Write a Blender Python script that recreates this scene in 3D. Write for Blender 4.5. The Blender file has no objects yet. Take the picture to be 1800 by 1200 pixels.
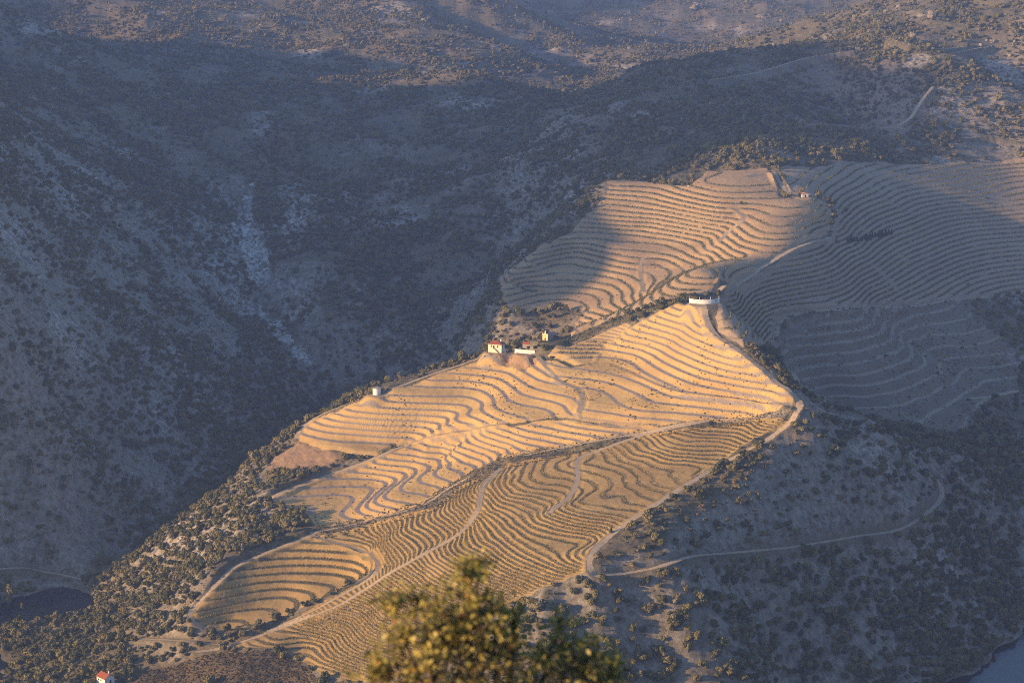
import bpy, math, random
import numpy as np
from mathutils import Vector, Matrix

# ---------------------------------------------------------------- camera, sky, sun, exposure
S = bpy.context.scene
COL = S.collection
SUN_EL, SUN_AZ = math.radians(13.5), math.radians(22)      # the sun stands low on the left, a little behind the viewer
cam = bpy.data.cameras.new("Camera")
camo = bpy.data.objects.new("Camera", cam)
COL.objects.link(camo)
camo.location = (0, 0, 450)
camo.rotation_euler = (math.radians(90 - 12.7), 0, 0)
cam.sensor_width, cam.lens = 36, 70
cam.clip_start, cam.clip_end = 0.5, 20000
cam.dof.use_dof = True
cam.dof.focus_distance, cam.dof.aperture_fstop = 1350, 2.2
S.camera = camo

world = bpy.data.worlds.new("World")
S.world = world
world.use_nodes = True
wn = world.node_tree
wn.nodes.clear()
sky = wn.nodes.new("ShaderNodeTexSky")
sky.sky_type = 'NISHITA'
sky.sun_disc = False
sky.sun_elevation = SUN_EL
sky.altitude = 400
sky.ozone_density = 3.0
sky.dust_density = 1.0
bg = wn.nodes.new("ShaderNodeBackground")
bg.inputs[1].default_value = 0.13
wo = wn.nodes.new("ShaderNodeOutputWorld")
wn.links.new(sky.outputs[0], bg.inputs[0])
wn.links.new(bg.outputs[0], wo.inputs[0])
to_sun = Vector((-math.cos(SUN_EL) * math.cos(SUN_AZ), -math.cos(SUN_EL) * math.sin(SUN_AZ), math.sin(SUN_EL)))
sky.sun_rotation = math.atan2(to_sun.x, to_sun.y)
sun = bpy.data.lights.new("Sun", 'SUN')
sun.energy, sun.angle, sun.color = 5.0, math.radians(0.9), (1.0, 0.63, 0.265)
suno = bpy.data.objects.new("Sun", sun)
COL.objects.link(suno)
suno.rotation_euler = to_sun.to_track_quat('Z', 'Y').to_euler()
suno.location = (-300, -100, 900)
S.view_settings.view_transform = 'Standard'
S.view_settings.look = 'None'
S.view_settings.gamma = 1
S.view_settings.use_curve_mapping = False
S.view_settings.exposure = 1.2
S.render.engine = 'CYCLES'
S.cycles.use_denoising = False
S.cycles.filter_width = 1.0
S.cycles.max_bounces = 4
S.cycles.diffuse_bounces = 2
S.cycles.glossy_bounces = 2
S.cycles.transparent_max_bounces = 8
S.cycles.volume_bounces = 0
rng = np.random.default_rng(7)
random.seed(7)

# ---------------------------------------------------------------- survey of the place
# Every line in view was levelled on the ground: (pixel of the survey photo, height above the river) -> world metres.
F_PX, PITCH, CAM_Z = 3500.0, math.radians(12.7), 450.0
CP, SP = math.cos(PITCH), math.sin(PITCH)

def ray(px, py):
    """direction of a survey sight line with unit forward (y) distance"""
    u = (np.asarray(px, float) - 900.0) / F_PX
    v = (np.asarray(py, float) - 600.0) / F_PX
    fy = CP - v * SP
    dz = -(SP + v * CP)
    return u / fy, dz / fy

def lift(px, py, z):
    rx, rz = ray(px, py)
    y = (np.asarray(z, float) - CAM_Z) / rz
    return rx * y, y

def project(x, y, z):
    zz = z - CAM_Z
    dep = y * CP - zz * SP
    up = y * SP + zz * CP
    return 900 + F_PX * x / dep, 600 - F_PX * up / dep

# contour lines of the terraces: (height, photo points)
CONT = [
 (117, [(647,690),(676,695),(730,697),(816,699),(836,703),(846,712),(844,720),(862,732),(890,744),(902,752),(930,760),(970,762)]),
 (120.3, [(690,676),(750,679),(826,682),(844,690),(862,704),(862,716),(878,724),(902,731),(926,737),(946,752),(986,755)]),
 (123.6, [(720,664),(750,666),(780,671),(854,675),(874,684),(888,698),(894,705),(922,714),(960,720),(972,727)]),
 (127, [(790,656),(830,661),(870,667),(890,676),(906,688),(916,694),(950,702),(980,708),(998,716),(1002,726)]),
 (130.3, [(814,647),(870,648),(888,658),(910,670),(930,681),(960,691),(990,698),(1008,709),(1016,720)]),
 (133.6, [(830,636),(862,639),(890,641),(916,652),(940,666),(960,673),(990,677),(1016,682),(1042,682),(1080,698),(1086,708),(1110,720),(1140,726)]),
 (113.7, [(634,702),(670,708),(750,710),(818,713),(828,718),(824,732),(834,740),(856,751),(886,760),(910,770),(950,775)]),
 (110.4, [(618,703),(624,708),(650,712),(710,719),(790,723),(798,732),(794,742),(792,750),(806,760),(854,762),(870,768),(890,778),(930,788)]),
 (107.1, [(596,712),(602,720),(640,727),(680,730),(730,731),(786,732),(790,740),(780,748),(790,756),(804,762),(842,764),(862,786),(880,792)]),
 (103.8, [(580,718),(586,725),(610,733),(650,737),(700,740),(740,739),(768,742),(770,748),(766,758)]),
 (100.5, [(560,726),(562,734),(580,740),(630,745),(690,748),(740,749),(752,754)]),
 (97.2, [(544,737),(554,745),(580,750),(630,754),(690,758),(726,759)]),
 (93.9, [(530,746),(540,754),(570,758),(630,763),(670,768),(712,769)]),
 (90.6, [(522,760),(540,766),(570,774),(590,777),(630,784),(642,788)]),
 (180, [(1190,532),(1214,538),(1230,546),(1238,556)]),
 (175, [(1164,543),(1194,552),(1220,560),(1242,570)]),
 (170.5, [(1148,553),(1174,562),(1200,570),(1218,582),(1234,592),(1270,606),(1300,615)]),
 (166, [(1116,567),(1156,575),(1194,583),(1214,596),(1230,603),(1260,613),(1300,626),(1330,634)]),
 (162, [(1106,571),(1150,582),(1182,590),(1198,602),(1226,614),(1260,628),(1300,638),(1344,646)]),
 (158, [(1100,584),(1140,592),(1166,600),(1186,612),(1220,626),(1244,638),(1290,648),(1340,656),(1376,668)]),
 (154.5, [(1090,596),(1130,601),(1160,612),(1180,626),(1210,638),(1234,648),(1270,658),(1320,664),(1378,674)]),
 (151, [(1090,602),(1130,614),(1156,630),(1190,648),(1230,662),(1270,670),(1330,680),(1388,685)]),
 (147.5, [(1052,612),(1090,617),(1120,622),(1146,638),(1176,656),(1210,670),(1250,680),(1290,687),(1350,697),(1400,710)]),
 (144.2, [(1060,626),(1090,630),(1114,638),(1140,654),(1164,668),(1202,687),(1300,700)]),
 (140, [(966,648),(1010,654),(1070,659),(1116,674),(1142,686),(1170,698),(1210,703),(1270,709),(1340,720)]),
 (137, [(970,656),(1030,664),(1080,675),(1110,688),(1156,707),(1230,716),(1310,725)]),
 (101, [(750,771),(790,772),(824,778),(836,786),(844,798),(870,802),(892,804)]),
 (98, [(750,777),(790,778),(816,785),(826,792),(830,800),(820,806),(834,810),(854,812)]),
 (95.5, [(720,781),(750,783),(780,785),(806,791),(814,798),(804,812),(816,816),(836,817)]),
 (93, [(700,786),(750,789),(776,791),(796,797),(802,800),(790,814),(778,822),(786,826),(810,826)]),
 (90.3, [(690,792),(750,797),(770,798),(788,802),(790,806),(764,830),(760,836),(766,842),(786,843)]),
 (86, [(660,812),(700,815),(730,816),(738,819),(726,836),(712,852),(716,857),(740,860),(764,862)]),
 (81.5, [(640,828),(680,829),(706,829),(712,832),(690,852),(660,876),(662,882),(690,886),(715,888)]),
 (77.5, [(610,842),(640,839),(666,837),(682,841),(684,845),(664,864),(642,888),(648,893),(680,898)]),
 (74, [(570,858),(610,850),(646,846),(666,848),(650,866),(624,896),(630,904),(660,909)]),
 (70, [(490,884),(554,878),(588,876),(594,884),(580,900),(564,916),(560,924),(590,918),(640,922)]),
 # lower field
 (63, [(460,970),(500,964),(550,966),(610,970),(650,974)]),
 (59.5, [(406,992),(480,982),(560,980),(620,988),(650,996),(652,1000),(640,1012)]),
 (56.5, [(394,1008),(440,998),(510,992),(580,994),(632,1006)]),
 (53.2, [(376,1026),(430,1014),(510,1008),(590,1010),(622,1018)]),
 (50, [(366,1042),(440,1028),(500,1024),(550,1030),(580,1036)]),
 (46.5, [(332,1070),(380,1058),(440,1046),(500,1038),(540,1046)]),
 (43.5, [(336,1082),(400,1068),(460,1056),(500,1056)]),
 (39.5, [(345,1094),(380,1086),(430,1082),(440,1088),(434,1096)]),
 (46, [(526,1070),(524,1078),(536,1088),(580,1096),(620,1100)]),
 (50, [(558,1058),(556,1066),(580,1078),(620,1094)]),
 (53, [(574,1050),(572,1062),(620,1078),(648,1096)]),
 (57, [(604,1042),(602,1052),(640,1070),(660,1086)]),
 (61, [(638,1030),(636,1038),(660,1050)]),
 (36, [(440,1130),(480,1122),(530,1122),(550,1130),(556,1146),(566,1160)]),
 (41, [(480,1110),(530,1108),(570,1108),(584,1118),(586,1132),(600,1146),(630,1156)]),
 (72, [(650,954),(672,966),(684,980),(690,998)]),
 (78, [(700,930),(722,950),(730,975)]),
 (101, [(848,854),(860,864),(876,892),(892,902),(904,908),(940,934),(980,940),(1040,950)]),
 (108, [(975,892),(1010,910),(1060,918),(1085,922)]),
 (110.5, [(1010,880),(1048,895),(1110,902)]),
 (118.5, [(1095,782),(1135,802),(1185,812),(1260,822)]),
 (121, [(1132,765),(1140,785),(1172,802),(1235,808),(1280,806)]),
 # upper field
 (203, [(1070,320),(1110,315),(1172,320),(1190,330)]),
 (192, [(1072,347),(1135,352),(1198,367),(1260,380),(1300,380)]),
 (181, [(1080,382),(1147,387),(1197,395)]),
 (177, [(1022,390),(1060,392),(1122,397),(1185,405),(1250,415)]),
 (170, [(960,422),(1010,407),(1072,410),(1135,412),(1197,425),(1222,440)]),
 (165, [(935,445),(985,427),(1022,425),(1072,435),(1135,435),(1185,447),(1210,460),(1230,461)]),
 (159, [(920,462),(972,445),(1022,440),(1085,455),(1120,462),(1160,460),(1182,472)]),
 (155, [(897,472),(960,460),(1010,450),(1085,470),(1120,474)]),
 (151.5, [(897,490),(972,465),(1035,472),(1097,485),(1117,497),(1122,512)]),
 (148.5, [(920,492),(985,480),(1060,485),(1097,495),(1110,517)]),
 (145, [(875,515),(960,500),(1010,495),(1072,505),(1087,515),(1085,530)]),
 (142, [(892,525),(960,507),(1035,507),(1067,517),(1072,538)]),
 (138.5, [(895,535),(965,520),(1022,522),(1040,535),(1034,544)]),
 (135, [(897,550),(972,535),(1012,540),(1022,547)]),
 # right hand fields
 (166, [(1252,560),(1287,554),(1302,538),(1312,520),(1349,498),(1427,485)]),
 (158, [(1268,575),(1308,563),(1327,535),(1364,520),(1458,510)]),
 (150, [(1290,588),(1327,572),(1336,550),(1380,538),(1489,529)]),
 (143, [(1377,556),(1427,546),(1500,542)]),
]
SPOT = [  # single levelled points (px, py, z)
 (872,617,143),(860,617,142),(900,612,144),(925,620,143),(955,595,150),(990,585,153),(1040,570,158),(1072,560,162),(1130,549,168),(1190,533,178),
 (1240,528,183),(1262,532,181),(760,650,131),(700,675,121),(660,692,117),(510,752,90.5),(480,790,82),(455,840,72),(440,872,64),(480,862,75),(540,835,78),(640,795,87),
 (560,936,67),(620,922,71),(680,906,77),(760,887,84),(800,852,92),(880,812,103),(1000,787,113),(1100,766,121),(1230,741,132),
 (1340,636,165),(1380,672,158),(1400,692,152),(1430,713,144),(1400,736,137),(1330,778,129),(1270,816,122),(1170,880,114),(1085,936,107),(1045,975,103),(1040,1008,98),(1190,888,114),(1290,824,121.5),(1350,786,128.5),(1424,744,137),(1104,944,107),(1064,982,102.5),(1060,1014,97),
 (1010,812,114),(1012,845,110),(995,875,107),(960,900,103),(845,880,97),(810,930,86),(760,960,80),(700,992,71),(600,1062,53),(440,1122,36),(350,1142,30),
 (900,1000,92),(800,1010,82),(960,1040,92),(900,1090,72),(800,1090,66),(720,1100,60),(700,1150,46),(620,1190,32),(800,1170,52),(900,1180,54),(1000,1100,72),(1050,1190,54),(1100,1050,84),(1150,1130,62),
 # slope right of the ridge road
 (1150,1000,97),(1200,940,105.5),(1300,900,106),(1300,970,90),(1400,780,126),(1400,850,109),(1440,955,80),(1500,800,112),(1500,900,88),(1590,930,68),(1600,800,98),(1650,862,74),(1200,1100,72),(1400,1100,48),(1550,1050,42),(1700,900,56),(1700,1000,34),(1740,1060,18),(1780,950,30),(1600,1150,14),(1400,1190,24),(1200,1190,46),(1700,810,80),(1780,830,60),(1790,1060,7),(1730,1090,10),
 (1460,735,130),(1500,752,125),(1560,775,112),(1800,1098,0.5),(1750,1142,0.5),(1700,1188,0.5),(1785,1170,-5),
 # abandoned terraces
 (1500,650,110),(1700,650,90),(1780,600,98),(1780,690,76),(1385,650,138),(1400,688,140),(1424,704,141),(1366,572,139),(1600,700,90),(1600,600,106),(1613,537,124),(1707,523,116),(1500,590,127),
 # right fields, upper part
 (1340,462,180),(1290,500,182),(1370,440,183),(1285,462,173),(1300,430,183),(1320,410,189),(1240,440,173),(1430,418,186),(1450,380,194),(1440,345,202),(1360,300,211),(1380,345,203),(1410,310,208),(1240,300,208),(1300,385,192),
 (1460,430,177),(1500,450,165),(1520,473,156),(1551,498,145),(1500,400,178),(1500,350,190),(1500,300,200),(1560,400,168),(1560,350,183),(1700,400,153),(1700,350,172),(1700,300,187),(1790,300,183),(1790,440,136),(1700,480,128),(1640,445,146),
 # hill behind
 (1500,200,224),(1400,130,262),(1400,68,291),(1300,90,283),(1200,130,266),(1100,165,250),(1020,190,236),(1600,150,256),(1700,100,281),(1500,66,293),(1600,60,297),(1640,20,306),(1780,40,302),(1780,200,216),(1200,230,226),(1300,250,224),(1100,260,216),(1050,310,196),(1000,300,198),
 # hollow left of the upper field, and the rocky hill behind the ridge
 (990,380,158),(1000,340,176),(900,440,130),(870,490,118),(860,520,112),(800,600,68),(700,642,47),(600,662,36),(860,560,100),(930,560,118),(700,580,70),(700,500,97),(700,400,132),(700,300,167),(700,200,202),(620,450,116),(600,550,80),(600,300,162),
 (780,250,186),(780,330,160),(780,450,118),(850,350,158),(850,420,132),(900,280,186),(950,220,206),
 (430,340,150),(430,380,138),(450,460,106),(480,540,80),(540,620,55),(510,580,66),(560,560,80),(520,470,112),(520,370,146),
 # left hill
 (350,450,126),(250,450,142),(100,450,168),(0,450,190),(380,380,146),(300,330,172),(200,300,192),(100,300,212),(0,300,232),(400,270,178),(500,250,186),(300,220,206),(100,150,248),(0,130,258),(250,150,236),(400,180,214),
 (300,550,108),(400,600,78),(200,550,124),(0,600,150),(100,600,132),(300,700,66),(200,700,82),(100,700,97),(0,700,115),(400,750,36),(470,700,40),(500,690,38),(300,850,30),(200,850,44),(100,900,42),(0,900,50),(0,800,82),(150,800,66),(430,815,22),(350,868,12),(370,850,14),(260,930,9),(200,965,6),
 (100,960,22),(0,960,26),(80,995,10),(0,1000,9),(140,1015,5),
 # wooded slope left of the vineyard
 (300,925,38),(215,985,15),(350,1000,41),(250,1050,21),(330,1088,36),(450,935,62),(180,1060,3),(200,1100,14),(100,1120,6),(60,1150,4),(150,1150,13),(200,1190,16),(300,1150,24),(400,1120,33),(400,1180,27),(520,1180,30),
 # water
 (100,1060,-4),(20,1085,-4),(0,1176,-3),(140,1055,-2),(80,1028,0.5),(130,1033,0.5),(160,1048,0.5),(70,1092,0.5),(60,1114,4),(30,1122,4),(10,1062,2),(0,1040,4),(12,1150,3),(20,1108,0.5),(35,1150,0.5),(10,1185,0.5),
 # far
 (150,60,272),(300,105,246),(320,30,280),(20,40,275),(450,60,262),(560,40,266),(560,120,240),(700,60,262),(700,130,236),(600,200,206),(850,60,262),(850,110,250),(850,160,232),(930,170,206),
 (1000,130,196),(1100,60,212),(1300,40,226),(1250,10,240),(1480,25,236),(1100,5,246),(950,20,244),(800,5,276),(500,5,286),(100,5,296),(1400,5,252),(1600,3,312),(1790,5,316),
]
FREE = [  # points outside the picture, in metres; left hills and peaks shaped to cast shade
 (-700,1300,362),(-700,1230,312),(-700,1170,195),(-700,1110,30),(-520,1300,270),(-520,1190,110),(-480,1110,14),(-700,1030,-6),(-1000,1040,-6),(-1300,1080,-6),(-430,1060,-5),(-560,990,-6),(-400,980,-6),
 (-700,1420,380),(-700,1500,420),(-700,1800,400),(-650,2300,330),(-1000,2300,400),(-950,1500,530),(-1000,1250,430),(-1200,1240,520),(-1200,1400,710),(-1200,1550,690),(-1200,1690,610),(-1200,1900,470),(-1500,1500,740),(-1500,1250,500),(-1500,2000,470),(-1500,2350,430),(-1200,2300,390),(-1500,2850,620),(-1600,3100,720),(-1500,3400,650),(-1800,1500,640),(-800,3000,330),(-1300,3000,400),
 (-300,930,-6),(-150,860,-6),(0,810,-6),(120,840,-6),(220,930,-6),(300,1010,-6),(380,1110,-6),(450,1230,-6),(520,1400,-6),(620,1560,-4),(800,1650,-4),(-500,850,-6),(-300,760,-6),(0,680,-6),(250,760,-6),(420,950,-6),(560,1150,-6),
 (-900,800,60),(-900,600,200),(-500,620,60),(-300,500,70),(0,420,60),(0,560,5),(250,500,70),(500,700,60),(700,900,60),(700,1200,40),(900,1200,120),(800,1450,30),
 (0,300,150),(0,180,280),(0,80,392),(0,14,440.6),(0,40,419),(-30,14,438),(40,14,442),(0,0,448.4),(-40,-10,447),(0,-20,451),(-60,60,396),(70,60,408),(-200,180,240),(250,180,250),(-500,300,200),(600,400,230),(-200,0,360),(250,0,420),(0,-150,470),(-400,-200,380),(500,-200,470),(-900,0,330),(1000,300,330),(1200,1000,250),(1400,1600,260),
 (700,1800,170),(700,2100,270),(900,2400,330),(1300,2400,360),(700,3000,330),(1300,3500,380),
 (250,2700,215),(100,2500,205),(400,2750,240),(-100,3300,235),(0,4800,300),(1500,4800,380),(-1500,4800,400),(0,6500,330),(2500,6500,420),(-2500,6500,420),(2500,2000,420),(-2500,2000,520),(2500,-500,420),(-2500,-500,400),(0,-1500,480),
 # hidden ground behind the vineyard ridge
 (-60,1450,72),(-130,1480,50),(20,1440,100),(-180,1420,34),(-60,1560,52),(80,1440,140),(215,1300,108),(290,1310,88),(350,1320,66),(230,1400,95),
]

def _control():
    X, Y, Z, W = [], [], [], []
    for z, pts in CONT:
        p = np.array(pts, float)
        seg = np.hypot(*(p[1:] - p[:-1]).T)
        s = np.r_[0, np.cumsum(seg)]
        n = max(3, int(s[-1] / 16) + 1)
        t = np.linspace(0, s[-1], n)
        x, y = lift(np.interp(t, s, p[:, 0]), np.interp(t, s, p[:, 1]), z)
        X += list(x); Y += list(y); Z += [z] * n; W += [1.0] * n
    for px, py, z in SPOT:
        x, y = lift(px, py, z)
        X.append(float(x)); Y.append(float(y)); Z.append(z); W.append(1.5)
    for x, y, z in FREE:
        X.append(x); Y.append(y); Z.append(z); W.append(1.0)
    return np.array(X), np.array(Y), np.array(Z), np.array(W)

class TPS:
    S = 400.0
    def __init__(self, lam=9e-4):
        x, y, z, w = _control()
        self.x, self.y = x / self.S, y / self.S
        n = len(x)
        K = self.k(np.hypot(self.x[:, None] - self.x, self.y[:, None] - self.y))
        A = np.zeros((n + 3, n + 3)); A[:n, :n] = K + np.diag(lam * w)
        A[:n, n] = 1; A[:n, n + 1] = self.x; A[:n, n + 2] = self.y
        A[n:, :n] = A[:n, n:].T
        self.c = np.linalg.solve(A, np.r_[z, 0, 0, 0])
        self.n = n
    @staticmethod
    def k(r):
        return r * r * np.log(r + 1e-9)
    def __call__(self, x, y):
        sh = np.shape(x); x = np.ravel(x) / self.S; y = np.ravel(y) / self.S
        out = np.empty(len(x)); n = self.n
        for i in range(0, len(x), 20000):
            a, b = x[i:i + 20000], y[i:i + 20000]
            r2 = (a[:, None] - self.x) ** 2 + (b[:, None] - self.y) ** 2
            out[i:i + 20000] = (0.5 * r2 * np.log(r2 + 1e-18)) @ self.c[:n] + self.c[n] + self.c[n + 1] * a + self.c[n + 2] * b
        return out.reshape(sh)

class Grid:
    """regular raster with smooth (Catmull-Rom) look-up"""
    def __init__(self, x0, x1, y0, y1, step, fn):
        self.x0, self.y0, self.h = x0, y0, step
        self.nx, self.ny = int((x1 - x0) / step) + 1, int((y1 - y0) / step) + 1
        gx, gy = np.meshgrid(x0 + step * np.arange(self.nx), y0 + step * np.arange(self.ny))
        self.a = fn(gx, gy)
    def inside(self, x, y):
        return (x > self.x0 + 2 * self.h) & (x < self.x0 + (self.nx - 3) * self.h) & (y > self.y0 + 2 * self.h) & (y < self.y0 + (self.ny - 3) * self.h)
    def __call__(self, x, y):
        fx = np.clip((x - self.x0) / self.h, 1, self.nx - 3.001); fy = np.clip((y - self.y0) / self.h, 1, self.ny - 3.001)
        ix = fx.astype(np.int64); iy = fy.astype(np.int64); tx = fx - ix; ty = fy - iy
        def w(t):
            return (((-t + 2) * t - 1) * t / 2, ((3 * t - 5) * t * t + 2) / 2, ((-3 * t + 4) * t + 1) * t / 2, (t - 1) * t * t / 2)
        wx, wy = w(tx), w(ty); out = 0
        for j in range(4):
            row = 0
            for i in range(4):
                row = row + wx[i] * self.a[iy + j - 1, ix + i - 1]
            out = out + wy[j] * row
        return out

_tps = TPS()
_fine = Grid(-760, 820, 700, 2900, 3.5, _tps)
_near = Grid(-160, 160, -120, 220, 5.0, _tps)
_wide = Grid(-3400, 3400, -1600, 7000, 50.0, _tps)

def base(x, y):
    """ground height without terraces or roughness"""
    x = np.asarray(x, float); y = np.asarray(y, float)
    z = _wide(x, y)
    m = _fine.inside(x, y)
    z = np.where(m, _fine(x, y), z)
    return np.where(_near.inside(x, y), _near(x, y), z)
QR = 1.0   # ground mesh step in metres
# ---------------------------------------------------------------- noise, sight lines, field outlines
_lat = np.random.default_rng(3).random((256, 256))
def vnoise(x, y):
    ix = np.floor(x).astype(np.int64); iy = np.floor(y).astype(np.int64)
    fx = x - ix; fy = y - iy
    fx = fx * fx * (3 - 2 * fx); fy = fy * fy * (3 - 2 * fy)
    g = lambda i, j: _lat[j & 255, i & 255]
    return (g(ix, iy) * (1 - fx) + g(ix + 1, iy) * fx) * (1 - fy) + (g(ix, iy + 1) * (1 - fx) + g(ix + 1, iy + 1) * fx) * fy
def fbm(x, y, octaves=4):
    out, a, t = 0, 1.0, 0
    for o in range(octaves):
        out = out + a * vnoise(x * 2 ** o + 17 * o, y * 2 ** o + 31 * o); t += a; a *= 0.5
    return out / t - 0.5

def sight(px, py, surf=base):
    """world points that the survey sight lines meet"""
    px = np.atleast_1d(np.asarray(px, float)); py = np.atleast_1d(np.asarray(py, float))
    rx, rz = ray(px, py)
    ys = np.concatenate([np.arange(780, 2000, 4.0), np.arange(2000, 4900, 12.0)])
    Y = np.repeat(ys[None], len(px), 0)
    h = CAM_Z + rz[:, None] * Y - surf(rx[:, None] * Y, Y)
    k = np.argmax(h < 0, axis=1); k[(h >= 0).all(1)] = len(ys) - 1
    k = np.maximum(k, 1); i = np.arange(len(px))
    a, b = h[i, k - 1], h[i, k]
    t = np.clip(a / np.where(np.abs(a - b) < 1e-9, 1, a - b), 0, 1)
    y = ys[k - 1] + t * (ys[k] - ys[k - 1])
    return np.stack([rx * y, y], 1)

def outline(pts, step=25):
    p = np.array(pts + [pts[0]], float); q = []
    for a, b in zip(p[:-1], p[1:]):
        n = max(1, int(np.hypot(*(b - a)) / step))
        for i in range(n):
            q.append(a + (b - a) * i / n)
    q = np.array(q)
    return sight(q[:, 0], q[:, 1])
def line(pts, step=10):
    p = np.array(pts, float)
    # smooth the drawn line a little
    s = np.r_[0, np.cumsum(np.hypot(*(p[1:] - p[:-1]).T))]
    t = np.linspace(0, s[-1], max(2, int(s[-1] / step)))
    q = np.stack([np.interp(t, s, p[:, 0]), np.interp(t, s, p[:, 1])], 1)
    w = sight(q[:, 0], q[:, 1])
    jump = np.nonzero(np.hypot(*(w[1:] - w[:-1]).T) > 45)[0] + 1
    w = max(np.split(w, jump), key=len)
    if len(w) < 2: w = np.repeat(w, 2, 0) + np.array([[0, 0], [1, 0]])
    for _ in range(2):
        w[1:-1] = (w[:-2] + 2 * w[1:-1] + w[2:]) / 4
    return w

def signed(poly, x, y):
    """distance inside (+) or outside (-) a closed world outline, only worked out near it"""
    out = np.full(x.shape, -99.0)
    m = (x > poly[:, 0].min() - 12) & (x < poly[:, 0].max() + 12) & (y > poly[:, 1].min() - 12) & (y < poly[:, 1].max() + 12)
    if not m.any(): return out
    X, Y = x[m], y[m]
    ins = np.zeros(X.shape, bool); d = np.full(X.shape, 1e9)
    for (ax, ay), (bx, by) in zip(poly, np.roll(poly, -1, 0)):
        c = (ay > Y) != (by > Y)
        ins ^= c & (X < (bx - ax) * (Y - ay) / ((by - ay) if by != ay else 1e-9) + ax)
        l2 = (bx - ax) ** 2 + (by - ay) ** 2 + 1e-9
        t = np.clip(((X - ax) * (bx - ax) + (Y - ay) * (by - ay)) / l2, 0, 1)
        d = np.minimum(d, (X - ax - t * (bx - ax)) ** 2 + (Y - ay - t * (by - ay)) ** 2)
    out[m] = np.where(ins, 1, -1) * np.sqrt(d)
    return out
def along(w, x, y, reach):
    """distance to a world line where it is nearer than reach, and the line height there"""
    out = np.full(x.shape, 99.0); hz = np.zeros(x.shape)
    zl = base(w[:, 0], w[:, 1])
    for i in range(len(w) - 1):
        ax, ay = w[i]; bx, by = w[i + 1]
        m = (x > min(ax, bx) - reach) & (x < max(ax, bx) + reach) & (y > min(ay, by) - reach) & (y < max(ay, by) + reach)
        idx = np.nonzero(m)
        if not len(idx[0]): continue
        X, Y = x[idx], y[idx]
        l2 = (bx - ax) ** 2 + (by - ay) ** 2 + 1e-9
        t = np.clip(((X - ax) * (bx - ax) + (Y - ay) * (by - ay)) / l2, 0, 1)
        d = np.hypot(X - ax - t * (bx - ax), Y - ay - t * (by - ay))
        o = out[idx]; b = d < o
        out[idx] = np.where(b, d, o)
        hz[idx] = np.where(b, zl[i] + t * (zl[i + 1] - zl[i]), hz[idx])
    return out, hz

# fields: outline in the survey photo, terrace rise, height of one shelf, width share of the shelf
FIELDS = {
 'main': dict(rise=3.3, ref=117.0, w=2.9, pts=[(864,624),(830,637),(790,651),(745,666),(700,682),(668,696),(640,704),(612,711),(578,725),(548,739),(528,755),(518,768),(560,784),(600,790),(632,797),(664,796),(716,774),(760,762),(800,755),(860,746),(910,740),(1000,733),(1100,742),(1180,742),(1248,736),(1330,726),(1400,714),(1372,674),(1326,634),(1286,607),(1252,587),(1238,560),(1234,538),(1190,533),(1100,580),(1088,594),(1058,606),(1038,642),(1008,642),(985,630),(948,628),(930,640),(900,634)]),
 'strip': dict(rise=2.7, ref=98.0, w=3.2, pts=[(474,882),(530,856),(600,828),(670,801),(720,779),(760,769),(800,761),(860,751),(910,745),(1000,738),(1100,747),(1180,746),(1235,741),(1140,755),(1040,772),(960,787),(880,807),(800,847),(768,868),(742,886),(680,902),(600,922),(556,928),(536,906),(500,892)]),
 'chapel': dict(rise=1.7, ref=150.0, w=2.4, pts=[(978,610),(1000,604),(1050,589),(1100,568),(1108,572),(1090,590),(1064,608),(1040,640),(1012,638),(985,626),(962,620)]),
 'upper': dict(rise=3.0, ref=148.5, w=2.8, pts=[(1067,324),(1110,316),(1212,324),(1240,298),(1348,299),(1372,346),(1440,352),(1460,372),(1458,402),(1400,430),(1345,466),(1300,492),(1258,509),(1212,518),(1132,542),(1068,562),(1005,585),(1010,570),(1030,552),(980,546),(902,553),(882,520),(874,494),(936,442),(1010,402),(1050,362)]),
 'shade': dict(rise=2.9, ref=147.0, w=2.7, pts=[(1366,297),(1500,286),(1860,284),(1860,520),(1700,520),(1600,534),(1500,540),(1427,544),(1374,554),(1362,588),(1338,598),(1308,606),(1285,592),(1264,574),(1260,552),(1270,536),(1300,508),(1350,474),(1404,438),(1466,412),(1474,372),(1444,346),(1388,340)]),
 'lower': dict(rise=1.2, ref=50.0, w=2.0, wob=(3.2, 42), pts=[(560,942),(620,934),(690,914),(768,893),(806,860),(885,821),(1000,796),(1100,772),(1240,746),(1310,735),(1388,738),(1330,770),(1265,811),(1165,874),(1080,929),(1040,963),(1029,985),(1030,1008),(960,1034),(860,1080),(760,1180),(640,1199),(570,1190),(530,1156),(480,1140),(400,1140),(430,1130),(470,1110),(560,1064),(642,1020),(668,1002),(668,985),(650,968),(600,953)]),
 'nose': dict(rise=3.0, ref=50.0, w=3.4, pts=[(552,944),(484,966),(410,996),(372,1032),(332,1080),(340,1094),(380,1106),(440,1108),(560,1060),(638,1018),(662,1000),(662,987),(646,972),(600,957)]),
 'ruin': dict(wob=(0.9, 60), rise=6.0, ref=100.0, w=3.0, pts=[(1384,560),(1430,550),(1700,529),(1720,560),(1790,640),(1790,690),(1740,700),(1700,760),(1560,742),(1460,716),(1408,690),(1376,642),(1372,600)]),
 'old': dict(wob=(0.9, 60), rise=5.0, ref=240.0, w=3.0, pts=[(1300,120),(1400,84),(1500,80),(1640,120),(1620,230),(1400,245),(1260,205)]),
}
for f in FIELDS.values(): f['out'] = outline(f['pts'])

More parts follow.
